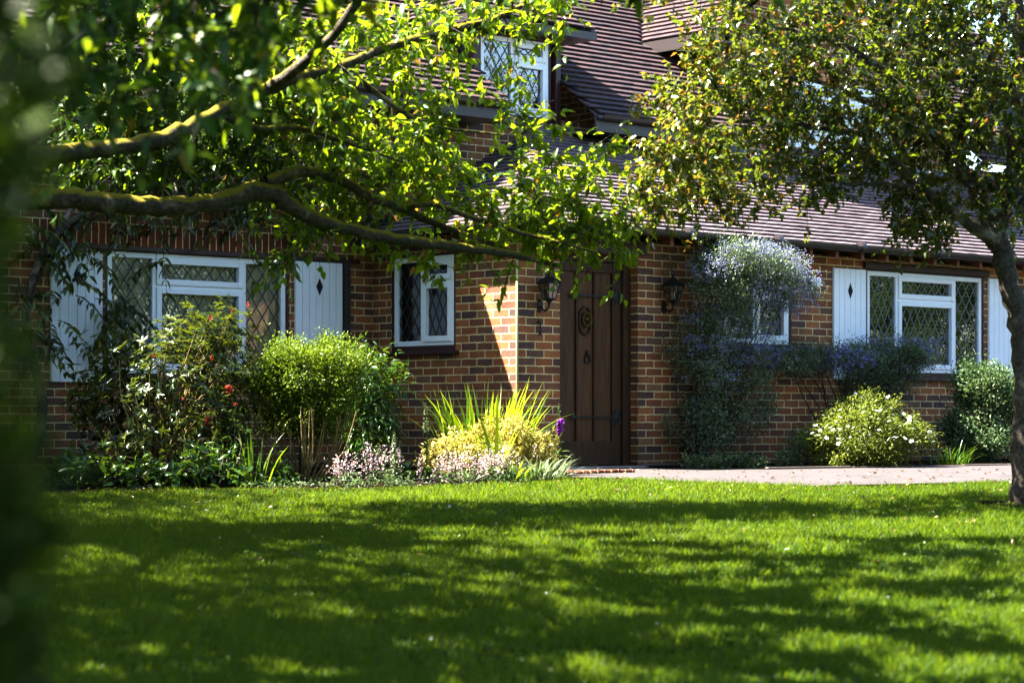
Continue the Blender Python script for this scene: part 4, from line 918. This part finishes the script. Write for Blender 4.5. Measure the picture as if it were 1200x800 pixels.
# rhododendron by the left window
B = G(185, 18.4)
t, cl = shrub('rhododendron', 'large open rhododendron with red blooms under the wide left window', 'shrub', B,
 [(at(205, 440, 18.6), (.62, .5, .42), 2.4), (at(120, 480, 18.5), (.36, .4, .3), 1.3), (at(130, 430, 18.6), (.25, .3, .2), .5), (at(255, 470, 18.5), (.33, .4, .4), 1.2), (at(235, 395, 18.7), (.32, .3, .28), 1), (at(180, 520, 18.2), (.62, .35, .26), 1.3), (at(270, 385, 18.6), (.2, .2, .2), .3)],
 9500, .07, .023, M['rhodo'], 400, .06, whorl=7, shape=1, shell=.3, nst=150, rmin=.0042, droop=.18, stem_mat=M['cane'])
def bloom_mesh(mat_name, r, petals, name, cup=.4):
    P = np.zeros((petals, 3)); a = np.linspace(0, 2*np.pi, petals, endpoint=False)+R.uniform(-.15, .15, petals)
    Dr = np.stack([np.cos(a), np.sin(a), np.full(petals, cup)], -1); N = np.stack([-np.cos(a)*cup, -np.sin(a)*cup, np.ones(petals)], -1)
    o = leaf_obj(name, P, Dr, N, r, r*.75, M[mat_name], None, shape=1, droop=.2, fold=.1); return o
src = None
for (px, py) in ((268, 456), (242, 492), (290, 356), (272, 363), (248, 420), (276, 474), (74, 488), (180, 416), (214, 466), (246, 372)):
    P_ = rel(at(px, py, 18.1), t)
    if src is None:
        n = 6; cs_ = []
        pts = rdir(9)*.035; dirs = norm(pts+np.array([0, -.02, .01]))
        PP, DD, NN = [], [], []
        for q, d in zip(pts, dirs):
            for a in range(5):
                rd = norm(np.cross(d, rdir(1)[0])); PP.append(q); DD.append(rd+d*.7); NN.append(d)
        src = leaf_obj('bloom', np.array(PP), np.array(DD), np.array(NN), .05, .032, M['petal_red'], t, shape=1); o = src
    else: o = src.copy(); COL.objects.link(o); o.parent = t
    o.location = P_; s_ = R.uniform(.5, .6) if px in (268, 242) else R.uniform(.2, .36); o.scale = (s_,)*3; o.rotation_euler = tuple(R.uniform(0, 6, 3))

# privet bush with bare canes
B = G(358, 18.7)
t, cl = shrub('privet_bush', 'bright fine-leaved bush with fanned bare canes, right of the rhododendron', 'shrub', B,
 [(at(358, 440, 18.8), (.42, .4, .3), 2.2), (at(325, 455, 18.7), (.22, .3, .25), .8), (at(395, 430, 18.8), (.22, .3, .24), .9), (at(355, 485, 18.8), (.38, .3, .2), 1.1), (at(340, 488, 18.65), (.3, .2, .15), .4), (at(380, 486, 18.65), (.25, .2, .15), .3)],
 36000, .03, .015, M['privet'], 260, .05, nst=4, shell=.3)
S = Tubes()
for k in range(38):
    a = R.uniform(0, 2*np.pi); s0 = np.array([R.normal(0, .08), R.normal(-.05, .06), -.02]); e = np.array([s0[0]*3.4+R.normal(0, .1), s0[1]*2.6, R.uniform(.4, .62)])
    S.add(smooth_path([s0, s0*.4+e*.6+R.normal(0, .02, 3)-np.array([0, 0, .1]), e], 4), np.linspace(.0095, .004, 9), 5)
S.build('canes', M['cane'], t)
# laurel behind it
B = G(440, 19.6)
shrub('laurel_bush', 'darker glossy bush close behind the fine-leaved bush, beside the porch wall', 'shrub', B,
 [(at(432, 450, 19.7), (.27, .3, .3), 1.5), (at(436, 500, 19.6), (.22, .3, .3), 1), (at(415, 440, 19.6), (.2, .2, .22), .6)], 2600, .075, .024, M['laurel'], 90, .06, shape=1, nst=16, droop=.35, up=-.6)
# low leafy ground cover left
B = G(110, 17.8)
shrub('leafy_groundcover', 'low patch of broad dark green leaves at the lawn edge below the rhododendron', 'plant', B,
 [(at(100, 560, 17.8), (.3, .15, .14), 1), (at(170, 565, 17.8), (.35, .15, .11), 1), (at(235, 562, 17.9), (.28, .15, .12), .8)], 1000, .09, .05, M['laurel'], 60, .05, shape=1, nst=20, droop=.3)

B = G(255, 17.9)
shrub('bed_perennials', 'tangle of low green perennials between the rhododendron and the canes', 'plant', B,
 [(at(255, 545, 18.1), (.25, .2, .16), 1), (at(310, 560, 18.2), (.2, .15, .1), .6), (at(275, 520, 18.3), (.14, .15, .2), .6)], 1500, .075, .022, M['laurel'], 80, .05, shape=1, nst=30, droop=.35)
def spears(name, label, cat, base, n, h, w, spread, mat, lean=.35, group=None, bend=.35, fx=1.0):
    """a clump of sword-shaped leaves"""
    t = empty(name, base); tag(t, label, cat, group); V = []; Fs = []; rn = []; c = 0
    for i in range(n):
        a = R.uniform(0, 2*np.pi); rr = spread*math.sqrt(R.random()); b = np.array([rr*math.cos(a)*fx, rr*math.sin(a)*.6, -.01]); d = np.array([math.cos(a)*fx, math.sin(a)*.7, 0])*lean*R.uniform(.3, 1.3)+np.append(R.normal(0, .12, 2), 0)
        H = h*R.uniform(.55, 1.1); sd = norm(np.array([-math.sin(a+R.normal(0, .6)), math.cos(a), 0])); ww = w*R.uniform(.7, 1.2); m = 6; r_ = R.random()
        for k in range(m):
            f_ = k/(m-1); p = b+np.array([0, 0, H*(f_-bend*.5*f_**2.5*np.linalg.norm(d)*2)])+d*H*(f_*.5+bend*f_*f_); wk = ww*.5*(1-f_**2.2)*(.55+.9*min(f_*3, 1)*.5)
            V += [p-sd*wk, p+sd*wk]; rn += [r_, r_]
        for k in range(m-1): Fs.append((c+2*k, c+2*k+1, c+2*k+3, c+2*k+2))
        c += 2*m
    mesh_np('blades', V, Fs, mat, t, {'rnd': rn}); return t
spears('iris_clump', 'tall clump of sword-shaped iris leaves behind the golden shrub', 'plant', G(566, 19.85), 150, .86, .034, .34, M['iris'], .5)
spears('iris_clump', 'single bright upright iris fan at the front of the golden shrub', 'plant', G(582, 18.75), 7, .75, .035, .05, M['iris'], .25)
B = G(572, 19.2)
shrub('golden_shrub', 'low rounded yellow-leaved shrub in front of the porch corner', 'shrub', B,
 [(at(575, 528, 19.2), (.42, .35, .24), 2), (at(530, 540, 19.1), (.25, .3, .17), .8), (at(625, 530, 19.2), (.2, .25, .17), .8), (at(590, 505, 19.3), (.25, .25, .12), .6)], 7500, .038, .017, M['gold'], 200, .035, nst=20, shell=.5)
spears('strap_leaf_plant', 'arching striped strap-leaved plant at the corner of the path', 'plant', G(628, 18.75), 120, .3, .02, .22, M['silver'], 1.0, bend=.6)
spears('strap_leaf_plant', 'pale green strap-leaved tuft between pink flowers and striped plant', 'plant', G(600, 18.6), 60, .24, .018, .14, M['iris'], .9, bend=.6)
spears('strap_leaf_plant', 'thin upright leaves standing among the canes at the bed edge', 'plant', G(297, 18.0), 16, .5, .022, .12, M['iris'], .35)
spears('strap_leaf_plant', 'dark grassy tuft at the foot of the white-flowered shrub', 'plant', at(1110, 548, 23.0), 60, .34, .016, .22, M['laurel'], .9, bend=.6)
# pink flowers: thin stalks with tiny petals
def airy(name, label, base, n, h, spread, group=None):
    t = empty(name, base); tag(t, label, 'flowers', group); S = Tubes(); PP = []
    for i in range(n):
        b = np.array([R.normal(0, spread), R.normal(0, .07), -.01]); e = b*1.15+np.array([R.normal(0, .05), R.normal(0, .03), h*R.uniform(.55, 1.1)])
        S.add(smooth_path([b, b*.4+e*.6+R.normal(0, .01, 3), e], 3), .0018, 4)
        for k in range(14): PP.append(e+np.array([R.normal(0, .014), R.normal(0, .014), R.uniform(-.12, .015)]))
    S.build('stalks', M['twig'], t); PP = np.array(PP); n = len(PP); leaf_obj('blossom', PP, rdir(n)+np.array([0, 0, .4]), rdir(n), .016, .012, M['pinkflower'], t)
    m = n//5; P = np.stack([R.normal(0, spread, m), R.normal(0, .08, m), R.uniform(0, h*.35, m)], -1); leaf_obj('foliage', P, rdir(m)+np.array([0, 0, .3]), rdir(m)+np.array([0, 0, 1]), .05, .028, M['varieg'], t)
gp = 'airy pink flower clumps along the bed edge'
airy('pink_flowers', 'pale pink flower clump in front of the golden shrub, nearest its left side', G(535, 18.35), 40, .25, .11, gp)
airy('pink_flowers', 'pale pink flower clump in front of the golden shrub, below its middle', G(583, 18.5), 44, .3, .09, gp)
airy('pink_flowers', 'sparse pink flower clump beside the bare canes', G(408, 18.3), 30, .24, .055, gp)
airy('pink_flowers', 'pink flower clump between the tall green spike and the silver plant', G(445, 18.4), 30, .32, .07, gp)
def spike(name, label, base, h, mat_leaf, bells=None, nl=26, L=.16, W=.05, topw=.02):
    t = empty(name, base); tag(t, label, 'plant'); S = Tubes(); S.add(smooth_path([(0, 0, -.02), (.01, 0, h*.5), (0, .01, h)], 4), np.linspace(.008, .003, 9), 6); S.build('stem', M['iris'], t)
    f_ = R.random(nl)**1.3; a = R.uniform(0, 2*np.pi, nl); P = np.stack([np.zeros(nl), np.zeros(nl), h*.75*f_], -1); Dr = np.stack([np.cos(a), np.sin(a), R.uniform(.1, .7, nl)], -1)
    leaf_obj('foliage', P, Dr, np.tile([0, 0, 1.0], (nl, 1))-Dr*.3, L*(1.1-f_*.8), W*(1.1-f_*.75), mat_leaf, t, shape=1, droop=.4)
    n = 70; fz = R.random(n); a = R.uniform(0, 2*np.pi, n); P = np.stack([.008*np.cos(a), .008*np.sin(a), h*(.62+.4*fz)], -1); Dr = np.stack([np.cos(a), np.sin(a), .3-.6*R.random(n)], -1)
    leaf_obj('buds', P, Dr, rdir(n), topw*(1.2-fz), topw*.6*(1.1-fz*.7), M['silver'] if bells is None else M['varieg'], t)
    if bells:
        n = 16; src = None
        for k in range(n):
            a = R.uniform(-2.6, .4); z = h*(.6+.2*k/n)
            if src is None:
                m = MB(); m.lathe([(.004, 0), (.009, .008), (.011, .022), (.015, .036)], (0, 0, 0), 9); o = src = m.build('bell', M['petal_purple'], t, smooth=True)
            else: o = src.copy(); COL.objects.link(o); o.parent = t
            o.location = (.008*math.cos(a), .008*math.sin(a), z); o.rotation_euler = (2.0*math.sin(a)*-1, 2.0*math.cos(a), 0)
    return t
spike('foxglove', 'foxglove spike with purple bells beside the oak door', G(655, 19.2), .62, M['varieg'], True, 14, .14, .05, .022)
spike('foxglove_plant', 'tall leafy green foxglove spike not yet in flower, before the glossy bush', G(431, 18.9), .84, M['laurel'], None, 30, .26, .07, .016)
spike('silver_plant', 'small upright silver-leaved spike at the lawn edge among pink flowers', G(462, 18.3), .42, M['silver'], None, 46, .1, .03, .02)
spike('silver_plant', 'thin pale flower spike rising left of the golden shrub', G(499, 19.0), .62, M['silver'], None, 20, .08, .02, .026)
B = G(488, 18.5)
shrub('hosta', 'round-leaved blue-green plant at the left foot of the golden shrub', 'plant', B, [(at(487, 556, 18.6), (.1, .1, .06), 1)], 36, .12, .09, M['laurel'], 16, .02, shape=1, nst=8)
B = G(545, 18.2)
shrub('edge_herbs', 'mixed low herbs along the lawn edge below the golden shrub', 'plant', B, [(at(340, 574, 17.75), (.5, .1, .04), 1), (at(440, 572, 17.9), (.4, .12, .06), 1.2), (at(560, 566, 18.4), (.35, .1, .06), 1)], 2600, .035, .015, M['varieg'], 150, .03, nst=20)

# ceanothus trained on the wall right of the door
B = hp(2.3, -.2, 0)
def H(u, v, z): return hp(u, v, z)
t, cl = shrub('ceanothus', 'tall wall-trained ceanothus with pale blue blossom on top, right of the door', 'shrub', B,
 [(H(2.4, -.5, 2.02), (.5, .3, .16), 1.1), (H(2.8, -.55, 1.95), (.36, .28, .18), .8), (H(3.1, -.54, 1.8), (.3, .28, .24), .8), (H(2.3, -.42, 1.7), (.36, .25, .18), .8), (H(2.3, -.35, 1.42), (.42, .25, .2), .9), (H(2.15, -.3, 1.0), (.36, .25, .25), .9), (H(2.6, -.35, .85), (.4, .25, .3), 1.0), (H(2.2, -.3, .45), (.4, .25, .32), 1.2), (H(2.9, -.35, 1.05), (.5, .25, .18), .8), (H(2.75, -.35, .5), (.3, .22, .25), .5)],
 26000, .036, .014, M['cean_leaf'], 300, .06, nst=8, shell=.2)
S = Tubes()
for k in range(11):
    s0 = np.array([R.normal(0, .06), R.normal(0, .03), -.02]); e = rel(H(R.uniform(2.15, 3.3), -.2, R.uniform(1.3, 2.0)), t)
    # stems are given in the un-rotated frame of the thing
    S.add(smooth_path([s0, s0+np.array([R.normal(0, .05), R.normal(0, .03), .6]), s0*.5+e*.5+np.array([0, 0, .25]), e], 5), np.linspace(.02, .006, 16), 7)
S.build('main_stems', M['dark_bark'], t)
def scatter_blossom(t, blobs, n, mat, name='blossom', size=.016):
    P = []
    for c, r, k in blobs:
        m = int(n*k/12); cc = np.asarray(c)+rdir(m)*np.asarray(r)*R.uniform(.55, 1.18, (m, 1))
        q = np.repeat(cc, 12, 0)+R.normal(0, .018, (m*12, 3)); P.append(q)
    P = rel(np.concatenate(P), t); n = len(P); leaf_obj(name, P, rdir(n)+np.array([0, -.2, .3]), rdir(n), R.uniform(size*.7, size*1.3, n), size*.8, mat, t)
scatter_blossom(t, [(H(2.12, -.48, 1.95), (.26, .25, .12), .08), (H(2.5, -.55, 2.1), (.36, .3, .13), .2), (H(2.9, -.58, 2.02), (.32, .3, .17), .2), (H(3.2, -.58, 1.8), (.26, .28, .24), .16), (H(2.7, -.52, 1.72), (.36, .25, .13), .12),
 (H(2.7, -.48, 1.38), (.24, .2, .2), .08), (H(2.5, -.42, 1.15), (.32, .2, .13), .06), (H(2.15, -.4, 1.3), (.3, .2, .22), .06), (H(2.2, -.4, .85), (.35, .25, .25), .04), (H(2.9, -.42, 1.08), (.35, .2, .12), .05)], 16000, M['cean_flower'])
scatter_blossom(t, [(H(3.35, -.5, 1.75), (.2, .2, .25), .3), (H(2.2, -.3, 1.2), (.35, .2, .5), .3), (H(2.9, -.3, 1.1), (.4, .18, .15), .4)], 2200, M['cean_blue'], 'blue_blossom')
B = hp(4.5, -.2, 0)
t, cl = shrub('ceanothus', 'dark spreading ceanothus with deep blue blossom below the shutter', 'shrub', B,
 [(H(5.0, -.3, 1.12), (.55, .22, .2), 1.4), (H(4.1, -.28, 1.08), (.5, .2, .14), .8), (H(3.6, -.26, 1.1), (.3, .18, .1), .4), (H(4.8, -.26, .85), (.5, .2, .18), .6)], 17000, .034, .014, M['cean_leaf'], 220, .06, nst=26, shell=.2, rmin=.005)
scatter_blossom(t, [(H(5.15, -.36, 1.18), (.5, .22, .2), .55), (H(4.0, -.34, 1.1), (.5, .18, .13), .35)], 3600, M['cean_blue'])

# white-flowered cistus
B = at(1010, 549, 22.2); B[2] = 0
bl = [(at(1012, 510, 22.0), (.5, .4, .28), 2), (at(1050, 515, 22.0), (.34, .35, .22), 1), (at(975, 520, 22.0), (.3, .3, .2), .8), (at(1015, 478, 22.2), (.28, .25, .14), .6)]
t, cl = shrub('white_flowered_shrub', 'yellow-green bush dotted with white flowers by the path', 'shrub', B, bl, 13000, .044, .015, M['cistus'], 220, .05, nst=24, shell=.45)
src = None
for k in range(64):
    c, r, _ = bl[R.choice(4, p=[.45, .3, .1, .15])]; d = rdir(1)[0]; d[1] = -abs(d[1]); d[2] = abs(d[2])*.9-.12; d = norm(d)
    if src is None: src = o = bloom_mesh('petal_white', .034, 5, 'flower', .25); o.parent = t
    else: o = src.copy(); COL.objects.link(o); o.parent = t
    o.location = rel(np.asarray(c)+d*np.asarray(r)*1.08, t); o.rotation_euler = (R.uniform(.1, .9), R.normal(0, .35), R.uniform(0, 6)); s_ = R.uniform(.5, .95); o.scale = (s_,)*3
B = at(940, 551, 22.3); B[2] = 0
shrub('grey_green_shrub', 'small shaded bush hugging the left side of the white-flowered bush', 'shrub', B, [(at(945, 525, 22.4), (.17, .25, .18), 1), (at(925, 540, 22.2), (.12, .2, .1), .5)], 2200, .032, .016, M['varieg'], 60, .04, nst=10)
B = at(853, 552, 21.3); B[2] = 0
shrub('variegated_groundcover', 'low mat of pale-edged leaves along the path edge, below the ceanothus', 'plant', B, [(at(825, 545, 21.3), (.2, .16, .07), 1), (at(880, 545, 21.35), (.2, .16, .08), 1), (at(853, 543, 21.4), (.2, .16, .08), 1)], 2600, .034, .02, M['varieg'], 110, .025, nst=14)
B = at(1150, 546, 24.0); B[2] = 0
shrub('variegated_shrub', 'rounded pale variegated shrub under the right window, behind the leaning trunk', 'shrub', B, [(at(1152, 455, 24.0), (.34, .3, .23), 2), (at(1120, 505, 24.0), (.16, .2, .22), .7), (at(1175, 470, 24.0), (.25, .25, .25), .8), (at(1150, 510, 23.8), (.34, .3, .26), 1.3)], 14000, .04, .022, M['varieg'], 230, .05, nst=18, rmin=.005)

# climber over the left window: hanging pinnate leaves on woody stems
B = hp(-3.95, D-.12, 0); t = empty('wisteria', B); tag(t, 'woody climber with hanging leaflets over the left shutter and lintel', 'climber'); b = np.array(t.location)
S = Tubes(); ends = []
main = [H(-3.95, D-.12, 0), H(-3.8, D-.14, .6), H(-3.95, D-.12, 1.3), H(-3.75, D-.12, 2.0), H(-3.2, D-.13, 2.36), H(-2.2, D-.12, 2.42), H(-1.2, D-.1, 2.5), H(-.2, D-.1, 2.75)]
S.add(smooth_path(np.array(main)-b, 6), np.linspace(.05, .015, 43), 8)
S.add(smooth_path(np.array([H(-3.8, D-.12, 1.9), H(-3.3, D-.14, 2.55), H(-2.4, D-.12, 2.9), H(-1.0, D-.1, 3.1), H(.6, D-.1, 3.2)])-b, 6), np.linspace(.03, .01, 25), 7)
PP, DD, NN = [], [], []
anch = [(R.uniform(-4.2, -3.1), R.uniform(1.0, 2.4)) for _ in range(46)]+[(R.uniform(-3.2, -2.8), R.uniform(.9, 1.7)) for _ in range(12)]+[(R.uniform(-3.6, .3), R.uniform(2.35, 3.0)) for _ in range(90)]+[(R.uniform(-2.6, -2.4), R.uniform(1.9, 2.3)) for _ in range(4)]+[(R.uniform(-5.0, .6), R.uniform(2.6, 3.6)) for _ in range(150)]
for (u, z) in anch:
    s0 = H(u+R.normal(0, .1), D-.12, z)-b; dirh = norm(np.array([R.normal(0, 1), -abs(R.normal(0, .7)), R.normal(-.2, .3)])); L_ = R.uniform(.25, .5); tt = np.linspace(0, 1, 8)[:, None]
    c = s0+dirh*L_*tt+np.array([0, 0, -.55])*L_*tt**2; S.add(c, np.linspace(.004, .0015, 8), 4)
    for k in range(1, 8):
        td = norm(c[k]-c[k-1]); sd = norm(np.cross(td, [0, 0, 1]))
        for sg in (-1, 1): PP.append(c[k]); DD.append(sd*sg+td*.5+np.array([0, 0, -.45])+R.normal(0, .15, 3)); NN.append(np.array([0, 0, 1])+R.normal(0, .4, 3))
S.build('stems', M['dark_bark'], t); leaf_obj('foliage', np.array(PP), np.array(DD), np.array(NN), R.uniform(.08, .13, len(PP)), R.uniform(.03, .048, len(PP)), M['rhodo'], t, shape=1, droop=.3)

# foreground conifer hedge at the left edge
B = np.array([-1.1, 2.3, float(gz(2.3))]); t = empty('conifer_hedge', B); tag(t, 'dark green conifer hedge end close to the camera at the left edge', 'hedge')
n = 42000; zz = R.random(n)*2.7; a = R.uniform(0, 2*np.pi, n); wob = 1+.04*np.sin(zz*7+a*2)+.04*np.sin(zz*15+a*5); rr = .62*wob*(.93+.05*(zz/2.7))*(.72+.3*R.random(n))
P = np.stack([rr*np.cos(a), .62*rr*np.sin(a)/.62, zz], -1); out = np.stack([np.cos(a), np.sin(a), np.full(n, .5)], -1)
leaf_obj('foliage', P, out+rdir(n)*.7, rdir(n), R.uniform(.03, .06, n), R.uniform(.012, .022, n), M['conifer'], t)
S = Tubes()
for k in range(26):
    a = R.uniform(0, 2*np.pi); z = R.uniform(.2, 2.3); S.add(smooth_path([(0, 0, z*.6), (.25*math.cos(a), .25*math.sin(a), z*.85), (.5*math.cos(a), .5*math.sin(a), z)], 3), np.linspace(.02, .005, 7), 6)
S.add([(0, 0, -.05), (0, 0, 1.2), (0, 0, 2.4)], [.07, .05, .02], 8); S.build('stems', M['dark_bark'], t)

# daisies
src = None
for k in range(6):
    px, py = ((922, 652), (640, 705), (505, 760), (770, 742))[k] if k < 4 else (R.uniform(120, 1150), R.uniform(595, 740))
    x, y = on_ground(px, py)
    if src is None:
        a = np.linspace(0, 2*np.pi, 11, endpoint=False); Dr = np.stack([np.cos(a), np.sin(a), np.full(11, .15)], -1)
        src = o = leaf_obj('daisy', np.zeros((11, 3)), Dr, np.tile([0, 0, 1.0], (11, 1)), .013, .006, M['petal_white'], None)
    else: o = src.copy(); COL.objects.link(o)
    o.location = (x, y, float(gz(y))+.045); o.rotation_euler = (R.normal(.2, .2), R.normal(0, .2), R.uniform(0, 6)); o.scale = (1.4 if k == 0 else .7,)*3
    tag(o, 'tiny white daisy in the mown lawn', 'daisy', 'daisies in the lawn')

# ------------------------------------------------------------------ light, sky, camera
DEL, EL = math.radians(39), math.radians(53)
sh = -math.cos(DEL)*UX+math.sin(DEL)*VX
sd = np.array([sh[0]*math.cos(EL), sh[1]*math.cos(EL), math.sin(EL)])
sun = bpy.data.lights.new('sun', 'SUN'); sun.energy = 5.0; sun.angle = math.radians(.45); sun.color = (1, .95, .86)
so = bpy.data.objects.new('sun', sun); COL.objects.link(so); so.rotation_euler = Vector(-sd).to_track_quat('-Z', 'Y').to_euler(); so.location = (-10, 20, 15)
w = bpy.data.worlds.new('World'); scene.world = w; w.use_nodes = True; nt = w.node_tree; nt.nodes.clear()
sky = nt.nodes.new('ShaderNodeTexSky'); sky.sky_type = 'NISHITA'; sky.sun_disc = False; sky.sun_elevation = EL; sky.sun_rotation = math.atan2(sd[0], sd[1]); sky.air_density = 1.0; sky.dust_density = 1.0
bg = nt.nodes.new('ShaderNodeBackground'); bg.inputs['Strength'].default_value = .09; wo = nt.nodes.new('ShaderNodeOutputWorld')
nt.links.new(sky.outputs[0], bg.inputs[0]); nt.links.new(bg.outputs[0], wo.inputs[0])
cam = bpy.data.cameras.new('camera'); co = bpy.data.objects.new('camera', cam); COL.objects.link(co)
co.location = (0, 0, EZ); co.rotation_euler = (math.radians(90), 0, 0)
cam.sensor_width = 36; cam.lens = 36*F/1200; cam.shift_y = (YH-400)/1200; cam.clip_end = 2000; cam.clip_start = .05
cam.dof.use_dof = True; cam.dof.focus_distance = 20.5; cam.dof.aperture_fstop = cam.lens/1000/.032
scene.camera = co
scene.render.engine = 'CYCLES'
cy = scene.cycles; cy.use_denoising = True; cy.denoiser = 'OPENIMAGEDENOISE'; cy.max_bounces = 8; cy.diffuse_bounces = 4; cy.transmission_bounces = 6; cy.transparent_max_bounces = 12; cy.sample_clamp_indirect = 6.0
cy.use_adaptive_sampling = True; cy.adaptive_threshold = .02
cy.film_exposure = 8.2
scene.view_settings.view_transform = 'Standard'; scene.view_settings.look = 'None'; scene.view_settings.exposure = 0; scene.view_settings.gamma = .8
